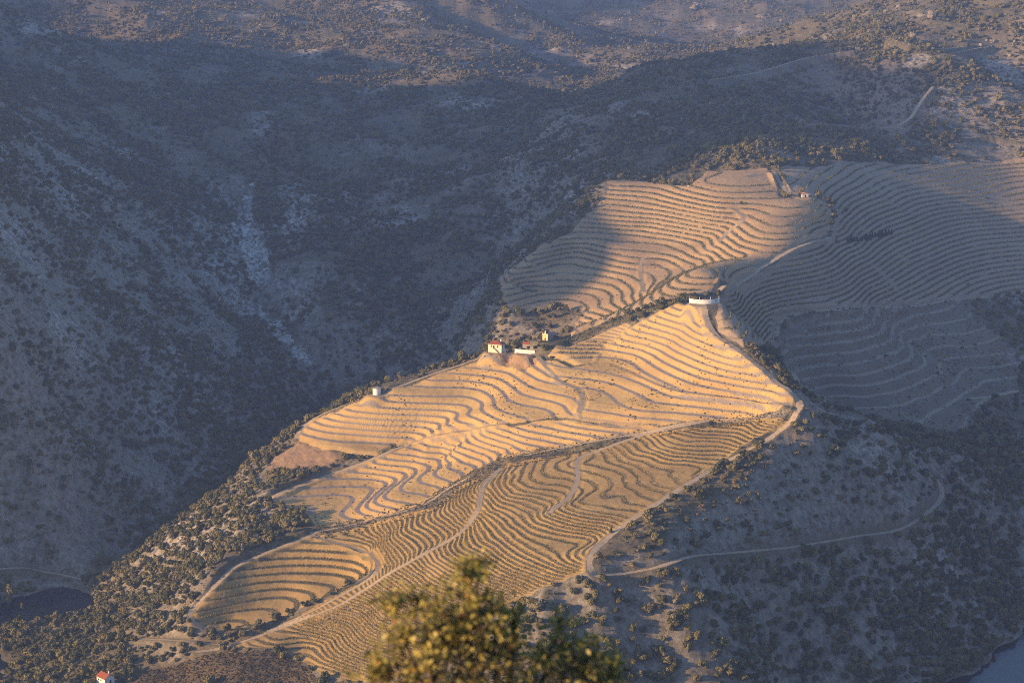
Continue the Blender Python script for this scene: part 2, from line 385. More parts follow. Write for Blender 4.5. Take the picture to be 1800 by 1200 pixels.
TRACKS = [  # (half width, photo points)
 (2.6, [(1236,536),(1240,558),(1252,585),(1286,607),(1326,636),(1370,674),(1395,694),(1412,709),(1402,722),(1392,740),(1342,777),(1266,815),(1166,877),(1081,932),(1046,964),(1033,985),(1036,1000),(1044,1010)]),
 (2.3, [(464,882),(500,862),(560,840),(620,819),(670,800),(720,777),(760,766),(800,759),(850,750),(890,743)]),
 (1.6, [(520,770),(522,760),(548,736),(578,722),(612,708),(640,701),(668,692),(700,679),(745,662),(790,647),(830,633),(852,625)]),
 (1.7, [(548,935),(600,926),(680,906),(745,889),(766,873),(800,851),(880,811),(960,791),(1040,776),(1130,759),(1200,743),(1244,738)]),
 (2.0, [(1240,740),(1120,766),(1060,788),(1010,806),(1016,822),(1018,840),(1005,868),(990,882),(965,900)]),
 (2.0, [(880,822),(850,850),(843,870),(845,890),(812,935),(760,965),(690,1003),(600,1062),(500,1100),(440,1122),(390,1140),(345,1144)]),
 (1.8, [(550,939),(484,964),(410,995),(370,1038),(330,1078),(334,1092),(360,1102)]),
 (1.6, [(550,941),(600,955),(650,970),(668,985),(665,1005),(640,1022),(560,1068),(470,1108)]),
 (2.0, [(947,626),(958,640),(966,660),(990,672),(1014,681),(1028,692),(1024,712),(1018,724)]),
 (1.2, [(924,632),(940,646),(966,662)]),
 (1.3, [(1086,644),(1110,654),(1150,673),(1190,688),(1300,700),(1390,714)]),
 (2.2, [(1052,1012),(1150,999),(1215,976),(1300,969),(1380,962),(1440,953),(1500,942),(1560,935),(1595,925),(1635,898),(1658,875),(1655,850),(1640,835)]),
 (2.6, [(1358,299),(1372,325),(1381,341),(1402,347)]),
 (2.0, [(1285,366),(1312,375),(1310,388),(1275,408),(1265,424)]),
 (2.4, [(1262,512),(1310,491),(1345,466),(1370,450),(1400,434),(1460,416)]),
 (2.2, [(1365,590),(1364,570),(1374,557),(1427,547),(1520,542),(1613,537),(1700,524),(1760,521)]),
 (2.0, [(1390,645),(1404,680),(1414,702)]),
 (2.4, [(1640,152),(1630,165),(1612,185),(1605,205),(1580,222),(1550,225)]),
 (2.2, [(1690,243),(1740,238),(1800,250)]),
 (2.0, [(0,999),(55,996),(80,1003),(110,1008),(140,1016)]),
 (1.3, [(395,1132),(300,1124),(250,1122),(150,1102),(70,1106)]),
 (2.2, [(1560,68),(1640,86),(1700,81)]),
 (2.2, [(1668,92),(1745,80)]),
 (1.6, [(1130,452),(1122,468),(1128,490),(1132,512)]),
 (2.2, [(1500,88),(1420,100),(1330,128),(1250,140)]),
 (2.0, [(1790,686),(1740,697),(1700,700)]),
]
TRK = [(hw, line(p)) for hw, p in TRACKS]
for (hw, p), (_, w) in zip(TRACKS, TRK):
    if len(w) < 0.8 * sum(math.dist(a, b) for a, b in zip(p, p[1:])) / 10 - 2: print('track cut', p[0], len(w))
BARE = [  # bare pale rock of the ravine and outcrops: outline, paleness
 (1.0, [(405,395),(430,340),(444,330),(440,365),(470,430),(478,500),(462,510),(440,490),(425,440)]),
 (0.8, [(455,530),(470,545),(500,580),(540,610),(545,628),(520,625),(480,585),(460,555)]),
 (0.35, [(475,510),(520,500),(560,515),(570,560),(540,585),(510,570),(478,545)]),
 (0.35, [(490,340),(550,325),(560,370),(540,410),(500,400)]),
 (0.15, [(375,600),(410,585),(430,610),(420,645),(395,640)]),
 (0.35, [(340,390),(400,400),(430,490),(415,520),(370,460)]),
 (0.25, [(70,520),(100,530),(120,570),(105,580)]),
]
for i, (p, q) in enumerate(BARE): BARE[i] = (p, outline(q, 15))
RIDGE = outline([(985,594),(1040,578),(1100,556),(1150,540),(1212,522),(1216,531),(1190,532),(1150,547),(1100,567),(1086,576),(1040,587),(1000,602)])
VERGE = outline([(540,930),(620,912),(740,880),(800,842),(880,803),(1000,776),(1100,755),(1240,730),(1396,716),(1392,742),(1240,752),(1100,778),(1000,800),(886,826),(806,866),(768,898),(690,920),(620,940),(550,950)])
HEATH = outline([(250,1178),(330,1156),(400,1146),(480,1146),(524,1162),(560,1192),(566,1204),(220,1204)])
FALLOW = outline([(524,774),(600,796),(585,815),(520,824),(470,830),(480,800)])
BANKS = outline([(864,622),(900,618),(925,618),(950,634),(925,648),(880,638)])

def wobble(f, x, y):
    a, w = f.get('wob', (0.28, 60))
    return fbm(x / w, y / w, 3) * f['rise'] * a
PADS = []     # level building plots (x, y, radius, height)
def surf_fn(x, y, want=False):
    """finished ground height; with want also the surface kinds"""
    z0 = base(x, y); z = z0.copy()
    gx = (base(x + 4, y) - base(x - 4, y)) / 8; gy = (base(x, y + 4) - base(x, y - 4)) / 8
    slope = np.hypot(gx, gy)
    wild = np.ones(x.shape); shelf = np.zeros(x.shape); kind = np.zeros(x.shape, np.int8); best = np.full(x.shape, 0.0)
    rag = fbm(x / 9, y / 9, 2) * 3.0
    for k, (name, f) in enumerate(FIELDS.items(), 1):
        d = signed(f['out'], x, y) + (rag * 4 + fbm(x / 30, y / 30, 3) * 16 if name in ('ruin', 'old') else rag * 0.5)
        m = np.clip((d + 1.0) / 4.0, 0, 1)
        sel = m > 0
        if not sel.any(): continue
        wob = wobble(f, x[sel], y[sel])
        u = (z0[sel] + wob - f['ref']) / f['rise']; fl = np.floor(u); t = u - fl
        a = np.clip(f['w'] * slope[sel] / f['rise'], 0.14, 0.56)
        g = np.where(t < a, 0.10 * t / a, 0.10 + 0.90 * (np.clip((t - a) / (1 - a), 0, 1)) ** 0.85)
        amt = {'ruin': 0.8, 'old': 0.6}.get(name, 1.0)
        z[sel] += m[sel] * amt * f['rise'] * (fl + g - u)
        sh = np.clip(np.minimum(t, a - t) / 0.05 + 0.5, 0, 1)
        shelf[sel] = np.maximum(shelf[sel], sh * m[sel])
        wild[sel] *= 1 - m[sel] * (0.55 if name in ('ruin', 'old') else 0.93)
        c = sel & (d > 0) & (d > best); kind[c] = k; best[c] = d[c]
    z += wild * (fbm(x / 75, y / 75, 3) * 9.0 + fbm(x / 17, y / 17, 3) * 3.4 + fbm(x / 4.5, y / 4.5, 2) * 1.1) * np.clip((z0 + 3.0) / 14, 0.14, 1) * np.clip((np.hypot(x, y) - 200) / 300, 0.04, 1)
    z += np.clip((-x - 560) / 160, 0, 1) * np.clip((z0 - 200) / 120, 0, 1) * fbm(x / 240, y / 240, 3) * 120  # relief added to the unseen left hills to break up their shadow edge
    z += wild * np.exp(-(z0 / 5.0) ** 2) * fbm(x / 26, y / 26, 3) * 7
    far = np.clip((y - 1450) / 500, 0, 1) * wild
    z += far * np.clip((y - 1900) / 500, 0, 1) * fbm(x / 330 + 9, y / 330, 2) * 70
    rav = np.zeros(x.shape)
    for p, o in BARE[:2]: rav = np.maximum(rav, np.clip((signed(o, x, y) + 6) / 8, 0, 1))
    z += rav * (np.abs(fbm(x / 16, y / 24, 4)) * 26 - 9)
    z += far * (fbm(x / 150, y / 150, 3) * 26 - np.abs(fbm(x / 95 + 40, y / 95, 3)) * 34 + 4)
    z += (1 - wild) * fbm(x / 3, y / 3, 2) * 0.35
    trk = np.zeros(x.shape)
    for hw, w in TRK:
        d, hz = along(w, x, y, 9.0)
        near = d < 8
        if not near.any(): continue
        dn = d[near] + fbm(x[near] / 4, y[near] / 4, 2) * 1.2
        hw = hw * 0.72
        b = np.clip((hw + 3.0 - dn) / 3.0, 0, 1); b = b * b * (3 - 2 * b)
        z[near] = z[near] * (1 - b) + (hz[near] - 0.15) * b
        trk[near] = np.maximum(trk[near], np.clip((hw + 0.4 - dn) / 0.8, 0, 1))
        wild[near] *= 1 - b
    for bx, by, r, h in PADS:
        d = np.hypot(x - bx, y - by); b = np.clip((r + 7 - d) / 7, 0, 1); b = b * b * (3 - 2 * b)
        z = z * (1 - b) + h * b
    if not want: return z
    bare = np.zeros(x.shape)
    for p, o in BARE:
        d = signed(o, x, y) + rag
        bare = np.maximum(bare, p * np.clip((d + 2) / 5, 0, 1))
    bare = bare * np.clip(0.75 + 2.6 * fbm(x / 9, y / 9, 4), 0.1, 1)
    rocky = np.clip(np.clip((slope - 0.42) * 3, 0, 0.5) + np.clip(fbm(x / 55 + 7, y / 55, 4) * 4 - 0.35, 0, 0.8), 0, 0.9) * wild
    heath = np.clip((signed(HEATH, x, y) + rag * 2 + 3) / 6, 0, 1)
    fallow = np.clip((np.maximum(signed(FALLOW, x, y), signed(BANKS, x, y)) + rag + 2) / 4, 0, 1)
    return z, dict(kind=kind, track=trk, shelf=shelf, bare=bare, rocky=rocky, heath=heath, fallow=fallow, wild=wild)

# level plots for what is built; heights follow the ground there
def plot(px, py, r, dz=0.0):
    (x, y), = sight(px, py)
    h = float(base(x, y)) + dz
    PADS.append((x, y, r, h))
    return Vector((x, y, h))
P_HOUSE = plot(873, 619, 7.5)
P_SIGN = plot(923, 621, 6.0)
P_CHAPEL = plot(966, 596, 10.5)
P_TANK = plot(662, 694, 5.0)
P_RING = plot(1239, 535, 10.0, 0.4)
print('ring', P_RING)
P_COTTAGE = plot(186, 1203, 6.5)
P_SHED = plot(1414, 346, 5.0)

# ---------------------------------------------------------------- materials
def mat(name, rough=0.9):
    m = bpy.data.materials.new(name); m.use_nodes = True
    nt = m.node_tree; b = nt.nodes['Principled BSDF']
    b.inputs['Roughness'].default_value = rough
    b.inputs['Specular IOR Level'].default_value = 0.15
    return m, nt, b
def nd(nt, typ, **kw):
    n = nt.nodes.new(typ)
    for k, v in kw.items():
        if k.startswith('i_'): n.inputs[k[2:].replace('_', ' ')].default_value = v
        else: setattr(n, k, v)
    return n
def noise_of(nt, scale, detail=4, rough=0.6, coord='Object', stretch=None):
    tc = nt.nodes.new('ShaderNodeTexCoord'); src = tc.outputs[coord]
    if stretch:
        mp = nt.nodes.new('ShaderNodeMapping'); mp.inputs['Scale'].default_value = stretch
        nt.links.new(src, mp.inputs[0]); src = mp.outputs[0]
    n = nd(nt, 'ShaderNodeTexNoise', i_Scale=scale, i_Detail=detail, i_Roughness=rough)
    nt.links.new(src, n.inputs['Vector'])
    return n.outputs[0]
def ramp(nt, fac, stops):
    r = nt.nodes.new('ShaderNodeValToRGB')
    while len(r.color_ramp.elements) < len(stops): r.color_ramp.elements.new(0.5)
    for e, (p, c) in zip(r.color_ramp.elements, stops):
        e.position = p; e.color = (*c, 1)
    nt.links.new(fac, r.inputs[0])
    return r.outputs[0]
def mix(nt, fac, a, b):
    m = nt.nodes.new('ShaderNodeMix'); m.data_type = 'RGBA'
    for s, v in ((m.inputs[0], fac), (m.inputs[6], a), (m.inputs[7], b)):
        if isinstance(v, (int, float)): s.default_value = v
        elif isinstance(v, tuple): s.default_value = (*v, 1)
        else: nt.links.new(v, s)
    return m.outputs[2]
def attr(nt, name):
    a = nt.nodes.new('ShaderNodeAttribute'); a.attribute_name = name
    return a.outputs['Fac']
def bump(nt, b, h, strength, dist):
    n = nt.nodes.new('ShaderNodeBump'); n.inputs['Strength'].default_value = strength; n.inputs['Distance'].default_value = dist
    nt.links.new(h, n.inputs['Height']); nt.links.new(n.outputs[0], b.inputs['Normal'])
def plain(name, col, rough=0.85, vary=0.12, scale=2.0):
    m, nt, b = mat(name, rough)
    n = noise_of(nt, scale, 5)
    lo = tuple(c * (1 - vary) for c in col); hi = tuple(min(1, c * (1 + vary)) for c in col)
    nt.links.new(ramp(nt, n, [(0.3, lo), (0.7, hi)]), b.inputs['Base Color'])
    return m

def soil(name, bank, shelf, vary=0.16):
    m, nt, b = mat(name, 0.95)
    big = noise_of(nt, 0.035, 4); fine = noise_of(nt, 0.9, 5, 0.7)
    lo = tuple(c * (1 - vary) for c in bank); hi = tuple(c * (1 + vary) for c in bank)
    c = ramp(nt, fine, [(0.3, tuple(x * 0.55 for x in bank)), (0.48, bank), (0.72, tuple(x * 1.22 for x in bank))])
    c = mix(nt, ramp(nt, big, [(0.35, (0, 0, 0)), (0.65, (0.7, 0.7, 0.7))]), c, (lo[0] * 0.95, lo[1] * 0.88, lo[2] * 0.95))
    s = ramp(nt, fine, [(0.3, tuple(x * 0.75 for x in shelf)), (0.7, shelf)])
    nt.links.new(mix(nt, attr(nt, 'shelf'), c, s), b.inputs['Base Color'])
    bump(nt, b, fine, 0.5, 0.35)
    return m

M = {}
M['main'] = soil('pale dry earth', (0.47, 0.325, 0.135), (0.29, 0.245, 0.215))
M['strip'] = M['main']
M['chapel'] = M['main']
M['upper'] = soil('pinkish schist earth', (0.39, 0.275, 0.155), (0.26, 0.22, 0.16))
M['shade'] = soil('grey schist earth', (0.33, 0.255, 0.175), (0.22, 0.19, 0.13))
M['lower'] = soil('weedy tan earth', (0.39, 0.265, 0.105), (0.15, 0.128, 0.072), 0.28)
M['nose'] = M['lower']
M['ruin'] = soil('abandoned terrace earth', (0.185, 0.155, 0.112), (0.30, 0.255, 0.19), 0.3)
M['old'] = soil('overgrown terrace earth', (0.19, 0.155, 0.12), (0.27, 0.22, 0.165))
def wild_mat():
    m, nt, b = mat('dry scrub hillside', 0.95)
    big = noise_of(nt, 0.018, 5, 0.6); mid = noise_of(nt, 0.11, 5, 0.65); fine = noise_of(nt, 0.55, 6, 0.75)
    earth = ramp(nt, fine, [(0.3, (0.05, 0.048, 0.03)), (0.5, (0.125, 0.11, 0.074)), (0.74, (0.29, 0.245, 0.18))])
    scrub = ramp(nt, fine, [(0.3, (0.035, 0.038, 0.022)), (0.7, (0.10, 0.10, 0.055))])
    c = mix(nt, ramp(nt, mid, [(0.44, (0, 0, 0)), (0.60, (0.85, 0.85, 0.85))]), earth, scrub)
    c = mix(nt, ramp(nt, big, [(0.40, (0, 0, 0)), (0.62, (0.45, 0.45, 0.45))]), c, (0.20, 0.15, 0.10))
    streak = noise_of(nt, 0.22, 6, 0.7, stretch=(1, 1, 1))
    rock = ramp(nt, streak, [(0.34, (0.06, 0.055, 0.05)), (0.48, (0.26, 0.23, 0.20)), (0.66, (0.52, 0.46, 0.40))])
    c = mix(nt, attr(nt, 'rocky'), c, rock)
    pale = ramp(nt, streak, [(0.36, (0.06, 0.06, 0.055)), (0.48, (0.34, 0.33, 0.30)), (0.66, (0.68, 0.66, 0.60))])
    c = mix(nt, attr(nt, 'bare'), c, pale)
    c = mix(nt, attr(nt, 'heath'), c, ramp(nt, fine, [(0.3, (0.06, 0.05, 0.032)), (0.7, (0.17, 0.125, 0.08))]))
    c = mix(nt, attr(nt, 'fallow'), c, ramp(nt, fine, [(0.3, (0.22, 0.14, 0.085)), (0.7, (0.40, 0.265, 0.16))]))
    nt.links.new(c, b.inputs['Base Color'])
    bump(nt, b, fine, 0.7, 0.8)
    return m
M['wild'] = wild_mat()
def track_mat():
    m, nt, b = mat('pale dusty track', 0.95)
    f = noise_of(nt, 0.6, 5, 0.7)
    nt.links.new(ramp(nt, f, [(0.25, (0.25, 0.195, 0.14)), (0.7, (0.46, 0.365, 0.255))]), b.inputs['Base Color'])
    bump(nt, b, f, 0.4, 0.2)
    return m
M['track'] = track_mat()

# ---------------------------------------------------------------- the ground sheet
def geomspace(a, b, s0, s1):
    out = [a]
    while out[-1] < b:
        t = (out[-1] - a) / (b - a); out.append(out[-1] + s0 + (s1 - s0) * t)
    out[-1] = b
    return out
radii = np.array([2.0] + geomspace(5, 850, 4, 16)[0:-1] + geomspace(850, 960, QR, QR)[:-1] + geomspace(960, 1480, QR * 0.62, QR * 0.62)[:-1] + geomspace(1480, 1500, QR, QR)[:-1] + geomspace(1500, 2000, QR * 1.5, QR * 2)[:-1] + geomspace(2000, 2800, QR * 2.5, QR * 5)[:-1] + geomspace(2800, 5200, 8, 90))
dense = np.radians(np.linspace(-16.2, 16.2, int(1330 / QR)))
side = np.radians(np.array(geomspace(16.2, 40, 0.15, 1.6)[1:] + list(np.linspace(43, 180, 60))))
azis = np.concatenate([dense, side, (2 * math.pi - side[::-1])[1:]])
NR, NA = len(radii), len(azis)
AZ, RR = np.meshgrid(azis, radii)          # rows radius, columns azimuth
GX, GY = (RR * np.sin(AZ)).ravel(), (RR * np.cos(AZ)).ravel()
GZ, G = surf_fn(GX, GY, True)
ii = np.arange(NR * NA).reshape(NR, NA)
nxt = np.roll(ii, -1, axis=1)
quads = np.stack([ii[:-1], ii[1:], nxt[1:], nxt[:-1]], -1).reshape(-1, 4)

def mesh_from(name, co, faces, material, attrs=None, smooth=True, kind=None):
    """co (n,3), faces (m,k) -> linked object, unused points dropped"""
    used = np.unique(faces); remap = np.full(co.shape[0], -1, np.int64); remap[used] = np.arange(len(used))
    f = remap[faces]; me = bpy.data.meshes.new(name)
    me.vertices.add(len(used)); me.vertices.foreach_set('co', co[used].astype(np.float32).ravel())
    k = f.shape[1]
    me.loops.add(f.size); me.loops.foreach_set('vertex_index', f.astype(np.int32).ravel())
    me.polygons.add(len(f)); me.polygons.foreach_set('loop_start', (np.arange(len(f)) * k).astype(np.int32))
    me.polygons.foreach_set('use_smooth', np.full(len(f), smooth))
    for an, av in (attrs or {}).items():
        a = me.attributes.new(an, 'FLOAT', 'POINT'); a.data.foreach_set('value', av[used].astype(np.float32))
    me.update(calc_edges=True)
    me.materials.append(material)
    o = bpy.data.objects.new(name, me); COL.objects.link(o)
    if kind: o['kind'] = kind
    return o

gco = np.stack([GX, GY, GZ], 1)
fk = G['kind'][quads]; ft = G['track'][quads].mean(1) > 0.5
fkind = np.where((fk == fk[:, :1]).all(1), fk[:, 0], fk.max(1))
fkind[G['fallow'][quads].mean(1) > 0.5] = 0
atts = {k: G[k] for k in ('shelf', 'bare', 'rocky', 'heath', 'fallow')}
mesh_from('hillside', gco, quads[(fkind == 0) & ~ft], M['wild'], atts, kind='structure')
mesh_from('dirt_track', gco, quads[ft], M['track'], None, kind='structure')
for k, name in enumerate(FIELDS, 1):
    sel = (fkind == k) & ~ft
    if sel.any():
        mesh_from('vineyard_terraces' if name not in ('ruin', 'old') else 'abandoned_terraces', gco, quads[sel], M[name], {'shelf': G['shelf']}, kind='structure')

def ground(x, y):
    return surf_fn(np.atleast_1d(np.asarray(x, float)), np.atleast_1d(np.asarray(y, float)))

# river: one wide sheet of water
m, nt, b = mat('river water', 0.12)
b.inputs['Base Color'].default_value = (0.008, 0.014, 0.03, 1); b.inputs['Specular IOR Level'].default_value = 0.22
rip = noise_of(nt, 0.35, 3, stretch=(1, 0.4, 1)); bump(nt, b, rip, 0.12, 0.3)
M['water'] = m
wx = np.array([(-3000, 300, 0), (2000, 300, 0), (2000, 1900, 0), (-3000, 1900, 0)], float)
mesh_from('river', wx, np.array([[0, 1, 2, 3]]), M['water'], smooth=False, kind='structure')
# ---------------------------------------------------------------- helpers for things
def tag(o, label=None, cat=None, group=None, kind=None):
    for k, v in (('label', label), ('category', cat), ('group', group), ('kind', kind)):
        if v: o[k] = v
    return o
def empty(name, loc, rz=0.0, label=None, cat=None, group=None):
    o = bpy.data.objects.new(name, None); COL.objects.link(o)
    o.empty_display_size = 1; o.location = loc; o.rotation_euler = (0, 0, rz)
    return tag(o, label, cat, group)
class MB:
    """collects shapes that become one mesh"""
    def __init__(self): self.v, self.f = [], []
    def add(self, vs, fs):
        n = len(self.v); self.v += [tuple(p) for p in vs]; self.f += [tuple(i + n for i in q) for q in fs]; return self
    def box(self, x0, x1, y0, y1, z0, z1):
        return self.add([(x0, y0, z0), (x1, y0, z0), (x1, y1, z0), (x0, y1, z0), (x0, y0, z1), (x1, y0, z1), (x1, y1, z1), (x0, y1, z1)],
                        [(0, 3, 2, 1), (4, 5, 6, 7), (0, 1, 5, 4), (1, 2, 6, 5), (2, 3, 7, 6), (3, 0, 4, 7)])
    def tube(self, pts, rad, n=8):
        pts = [Vector(p) for p in pts]; rad = rad if hasattr(rad, '__len__') else [rad] * len(pts)
        vs, fs = [], []
        for i, p in enumerate(pts):
            d = (pts[min(i + 1, len(pts) - 1)] - pts[max(i - 1, 0)]).normalized()
            a = d.orthogonal().normalized(); b = d.cross(a)
            for k in range(n):
                t = 2 * math.pi * k / n; vs.append(p + (a * math.cos(t) + b * math.sin(t)) * rad[i])
        for i in range(len(pts) - 1):
            for k in range(n):
                fs.append((i * n + k, i * n + (k + 1) % n, (i + 1) * n + (k + 1) % n, (i + 1) * n + k))
        fs.append(tuple(range(n))[::-1]); fs.append(tuple((len(pts) - 1) * n + k for k in range(n)))
        return self.add(vs, fs)
    def data(self, name, material, smooth=False):
        me = bpy.data.meshes.new(name); me.from_pydata(self.v, [], self.f); me.materials.append(material)
        if smooth: me.polygons.foreach_set('use_smooth', [True] * len(me.polygons))
        me.update(); return me
    def build(self, name, material, parent=None, smooth=False):
        o = bpy.data.objects.new(name, self.data(name, material, smooth)); COL.objects.link(o)
        if parent: o.parent = parent
        return o
def quads_mesh(name, co, material, smooth=False):
    """co (n,4,3) loose leaf faces"""
    n = len(co); me = bpy.data.meshes.new(name)
    me.vertices.add(n * 4); me.vertices.foreach_set('co', co.astype(np.float32).ravel())
    me.loops.add(n * 4); me.loops.foreach_set('vertex_index', np.arange(n * 4, dtype=np.int32))
    me.polygons.add(n); me.polygons.foreach_set('loop_start', np.arange(n, dtype=np.int32) * 4)
    me.update(calc_edges=True); me.materials.append(material)
    return me
def leaf_quads(c, nrm, size, aspect=0.7, jitter=0.5):
    """leaf faces at c (n,3) roughly facing nrm"""
    n = len(c)
    nv = nrm + rng.normal(0, jitter, (n, 3)); nv /= np.linalg.norm(nv, axis=1, keepdims=True) + 1e-9
    r = rng.normal(0, 1, (n, 3)); a = np.cross(nv, r); a /= np.linalg.norm(a, axis=1, keepdims=True) + 1e-9
    b = np.cross(nv, a); s = np.asarray(size).reshape(-1, 1) if np.ndim(size) else size
    a = a * s; b = b * s * aspect
    return np.stack([c - a - b * 0.35, c + a * 0.1 - b, c + a + b * 0.35, c - a * 0.1 + b], 1)

def leaf_mat(name, stops, trans=0.12, scale=0.8, per_object=True):
    m, nt, b = mat(name, 0.75)
    oi = nt.nodes.new('ShaderNodeObjectInfo'); n = noise_of(nt, scale, 3, 0.6)
    add = nd(nt, 'ShaderNodeMath', operation='MULTIPLY_ADD'); add.inputs[1].default_value = 0.75
    nt.links.new(oi.outputs['Random'], add.inputs[0])
    mul = nd(nt, 'ShaderNodeMath', operation='MULTIPLY'); mul.inputs[1].default_value = 0.45
    nt.links.new(n, mul.inputs[0]); nt.links.new(mul.outputs[0], add.inputs[2])
    nt.links.new(ramp(nt, add.outputs[0], stops), b.inputs['Base Color'])
    b.inputs['Specular IOR Level'].default_value = 0.25
    return m
M['bush'] = leaf_mat('scrub foliage', [(0.12, (0.03, 0.036, 0.016)), (0.40, (0.085, 0.086, 0.04)), (0.62, (0.15, 0.14, 0.07)), (0.80, (0.21, 0.175, 0.095)), (0.97, (0.24, 0.15, 0.085))])
M['oak'] = leaf_mat('holm oak foliage', [(0.12, (0.036, 0.042, 0.018)), (0.45, (0.095, 0.096, 0.042)), (0.7, (0.16, 0.145, 0.06)), (0.95, (0.21, 0.175, 0.085))])
M['bark'] = plain('grey brown bark', (0.13, 0.10, 0.075), 0.95, 0.3, 6)
M['vine_green'] = leaf_mat('green vine leaves', [(0.2, (0.075, 0.088, 0.04)), (0.6, (0.115, 0.125, 0.055)), (0.95, (0.15, 0.13, 0.05))], scale=0.25)
M['vine_gold'] = leaf_mat('yellowing vine leaves', [(0.2, (0.105, 0.095, 0.034)), (0.55, (0.17, 0.142, 0.05)), (0.95, (0.27, 0.20, 0.07))], scale=0.25)

def ico(sub=2):
    import bmesh
    bm = bmesh.new(); bmesh.ops.create_icosphere(bm, subdivisions=sub, radius=1.0)
    v = np.array([p.co[:] for p in bm.verts]); f = [tuple(q.index for q in p.verts) for p in bm.faces]
    bm.free(); return v, f
ICO_V, ICO_F = ico(2)
def crown_mesh(name, material, lobes=7, flat=0.8, leaves=260, size=0.13, tall=1.0, seed=0):
    """a crown about 2 units wide standing on z=0: lumpy clumps inside, leaf faces outside"""
    r = np.random.default_rng(seed); cs = []
    for i in range(lobes):
        a = r.uniform(0, 6.28); d = r.uniform(0.0, 0.62) ** 0.8; z = r.uniform(0.40, 1.15) * tall
        cs.append((d * math.cos(a), d * math.sin(a), z, r.uniform(0.30, 0.52) * (1.15 - 0.35 * abs(z / tall - 0.7))))
    cs.append((0, 0, 0.62 * tall, 0.55))
    V, F = [], []
    for x, y, z, s in cs:
        n0 = len(V)
        ruff = 1 + 0.35 * (np.array([vnoise(np.array([p[0] * 2.5 + x * 9 + seed]), np.array([p[1] * 2.5 + p[2] * 2.1 + y * 9]))[0] for p in ICO_V]) - 0.5)
        P = ICO_V * (s * 0.80 * ruff)[:, None] * np.array([1, 1, flat]) + np.array([x, y, z])
        V += [tuple(p) for p in P]; F += [tuple(i + n0 for i in q) for q in ICO_F]
    nq = leaves; pick = r.integers(0, len(cs), nq)
    C = np.array(cs)[pick]; d = r.normal(0, 1, (nq, 3)); d /= np.linalg.norm(d, axis=1, keepdims=True)
    d[:, 2] = np.where(d[:, 2] < -0.35, -d[:, 2], d[:, 2])
    pos = C[:, :3] + d * C[:, 3:4] * r.uniform(0.80, 1.15, (nq, 1)) * np.array([1, 1, flat])
    q = leaf_quads(pos, d * 0.8, size * r.uniform(0.6, 1.4, nq), 0.8, 0.6)
    me = bpy.data.meshes.new(name)
    n0 = len(V); V += [tuple(p) for p in q.reshape(-1, 3)]; F += [(n0 + 4 * i, n0 + 4 * i + 1, n0 + 4 * i + 2, n0 + 4 * i + 3) for i in range(nq)]
    me.from_pydata(V, [], F); me.materials.append(material); me.update()
    return me
BUSH = [crown_mesh('shrub', M['bush'], 4 + i % 3, 0.75, 150, 0.16, 0.62, i) for i in range(6)]
OAK = [crown_mesh('crown', M['oak'], 7 + i % 3, 0.82, 300, 0.125, 1.0, 40 + i) for i in range(6)]
tm = MB(); tm.tube([(0, 0, -0.35), (0.03, 0, 0.2), (-0.03, 0.04, 0.75)], [0.10, 0.08, 0.05], 7)
for a in (0.5, 2.4, 4.4): tm.tube([(0, 0, 0.25), (0.25 * math.cos(a), 0.25 * math.sin(a), 0.7)], [0.055, 0.025], 5)
TRUNK = tm.data('trunk', M['bark'], True)

# ---------------------------------------------------------------- where scrub and trees grow
def fan(n, r0, r1):
    a = rng.uniform(-0.288, 0.288, n); r = np.sqrt(rng.uniform(r0 * r0, r1 * r1, n))
    return r * np.sin(a), r * np.cos(a)
ZONES = [  # outline, trees per 100 m2, size range, clump share, kind of tree group
 ('wood', 5.0, (3.6, 6.6), 0.0, outline([(516,778),(470,815),(432,858),(360,905),(300,940),(215,984),(170,1016),(172,1062),(72,1096),(34,1142),(4,1186),(2,1198),(330,1199),(420,1150),(380,1140),(420,1120),(338,1102),(318,1080),(355,1030),(402,985),(480,955),(545,928),(532,905),(490,893),(452,884),(520,846),(590,818),(470,832),(470,800)])),
 ('glen', 4.5, (3.8, 7.0), 0.25, outline([(150,640),(330,600),(480,640),(560,640),(640,640),(700,640),(840,590),(900,560),(870,510),(780,600),(700,648),(660,676),(560,712),(500,745),(440,800),(390,850),(330,850),(250,800),(180,760)])),
 ('scree', 3.4, (3.0, 5.6), 0.45, outline([(1408,742),(1348,782),(1270,822),(1172,884),(1090,940),(1052,974),(1050,1010),(1150,1004),(1300,974),(1440,958),(1590,932),(1650,880),(1640,830),(1560,800),(1460,752)])),
 ('thicket', 4.0, (3.6, 6.6), 0.2, outline([(1430,730),(1500,750),(1640,800),(1650,840),(1600,860),(1500,840),(1420,800)])),
 ('bank', 7.0, (3.8, 7.2), 0.4, outline([(1060,1020),(1160,1006),(1300,976),(1440,962),(1600,934),(1664,884),(1664,830),(1700,800),(1798,780),(1798,1100),(1700,1192),(1000,1199),(980,1120),(1000,1060)])),
 ('ruin', 0.45, (1.2, 3.4), 0.5, FIELDS['ruin']['out']),
 ('edge', 2.2, (3.5, 6.5), 0.2, outline([(1712,530),(1760,526),(1798,530),(1798,640),(1760,600)])),
 ('gap', 1.6, (3.6, 6.4), 0.1, outline([(885,560),(950,556),(1000,550),(1020,556),(985,572),(950,574),(900,580)])),
 ('hem', 6.0, (3.0, 5.6), 0.2, outline([(240,1105),(330,1100),(352,1114),(425,1126),(400,1140),(330,1152),(250,1174),(190,1150)])),
]
def zone_of(x, y):
    out = np.full(x.shape, -1); 
    for i, z in enumerate(ZONES):
        out[(signed(z[4], x, y) > 0)] = i
    return out
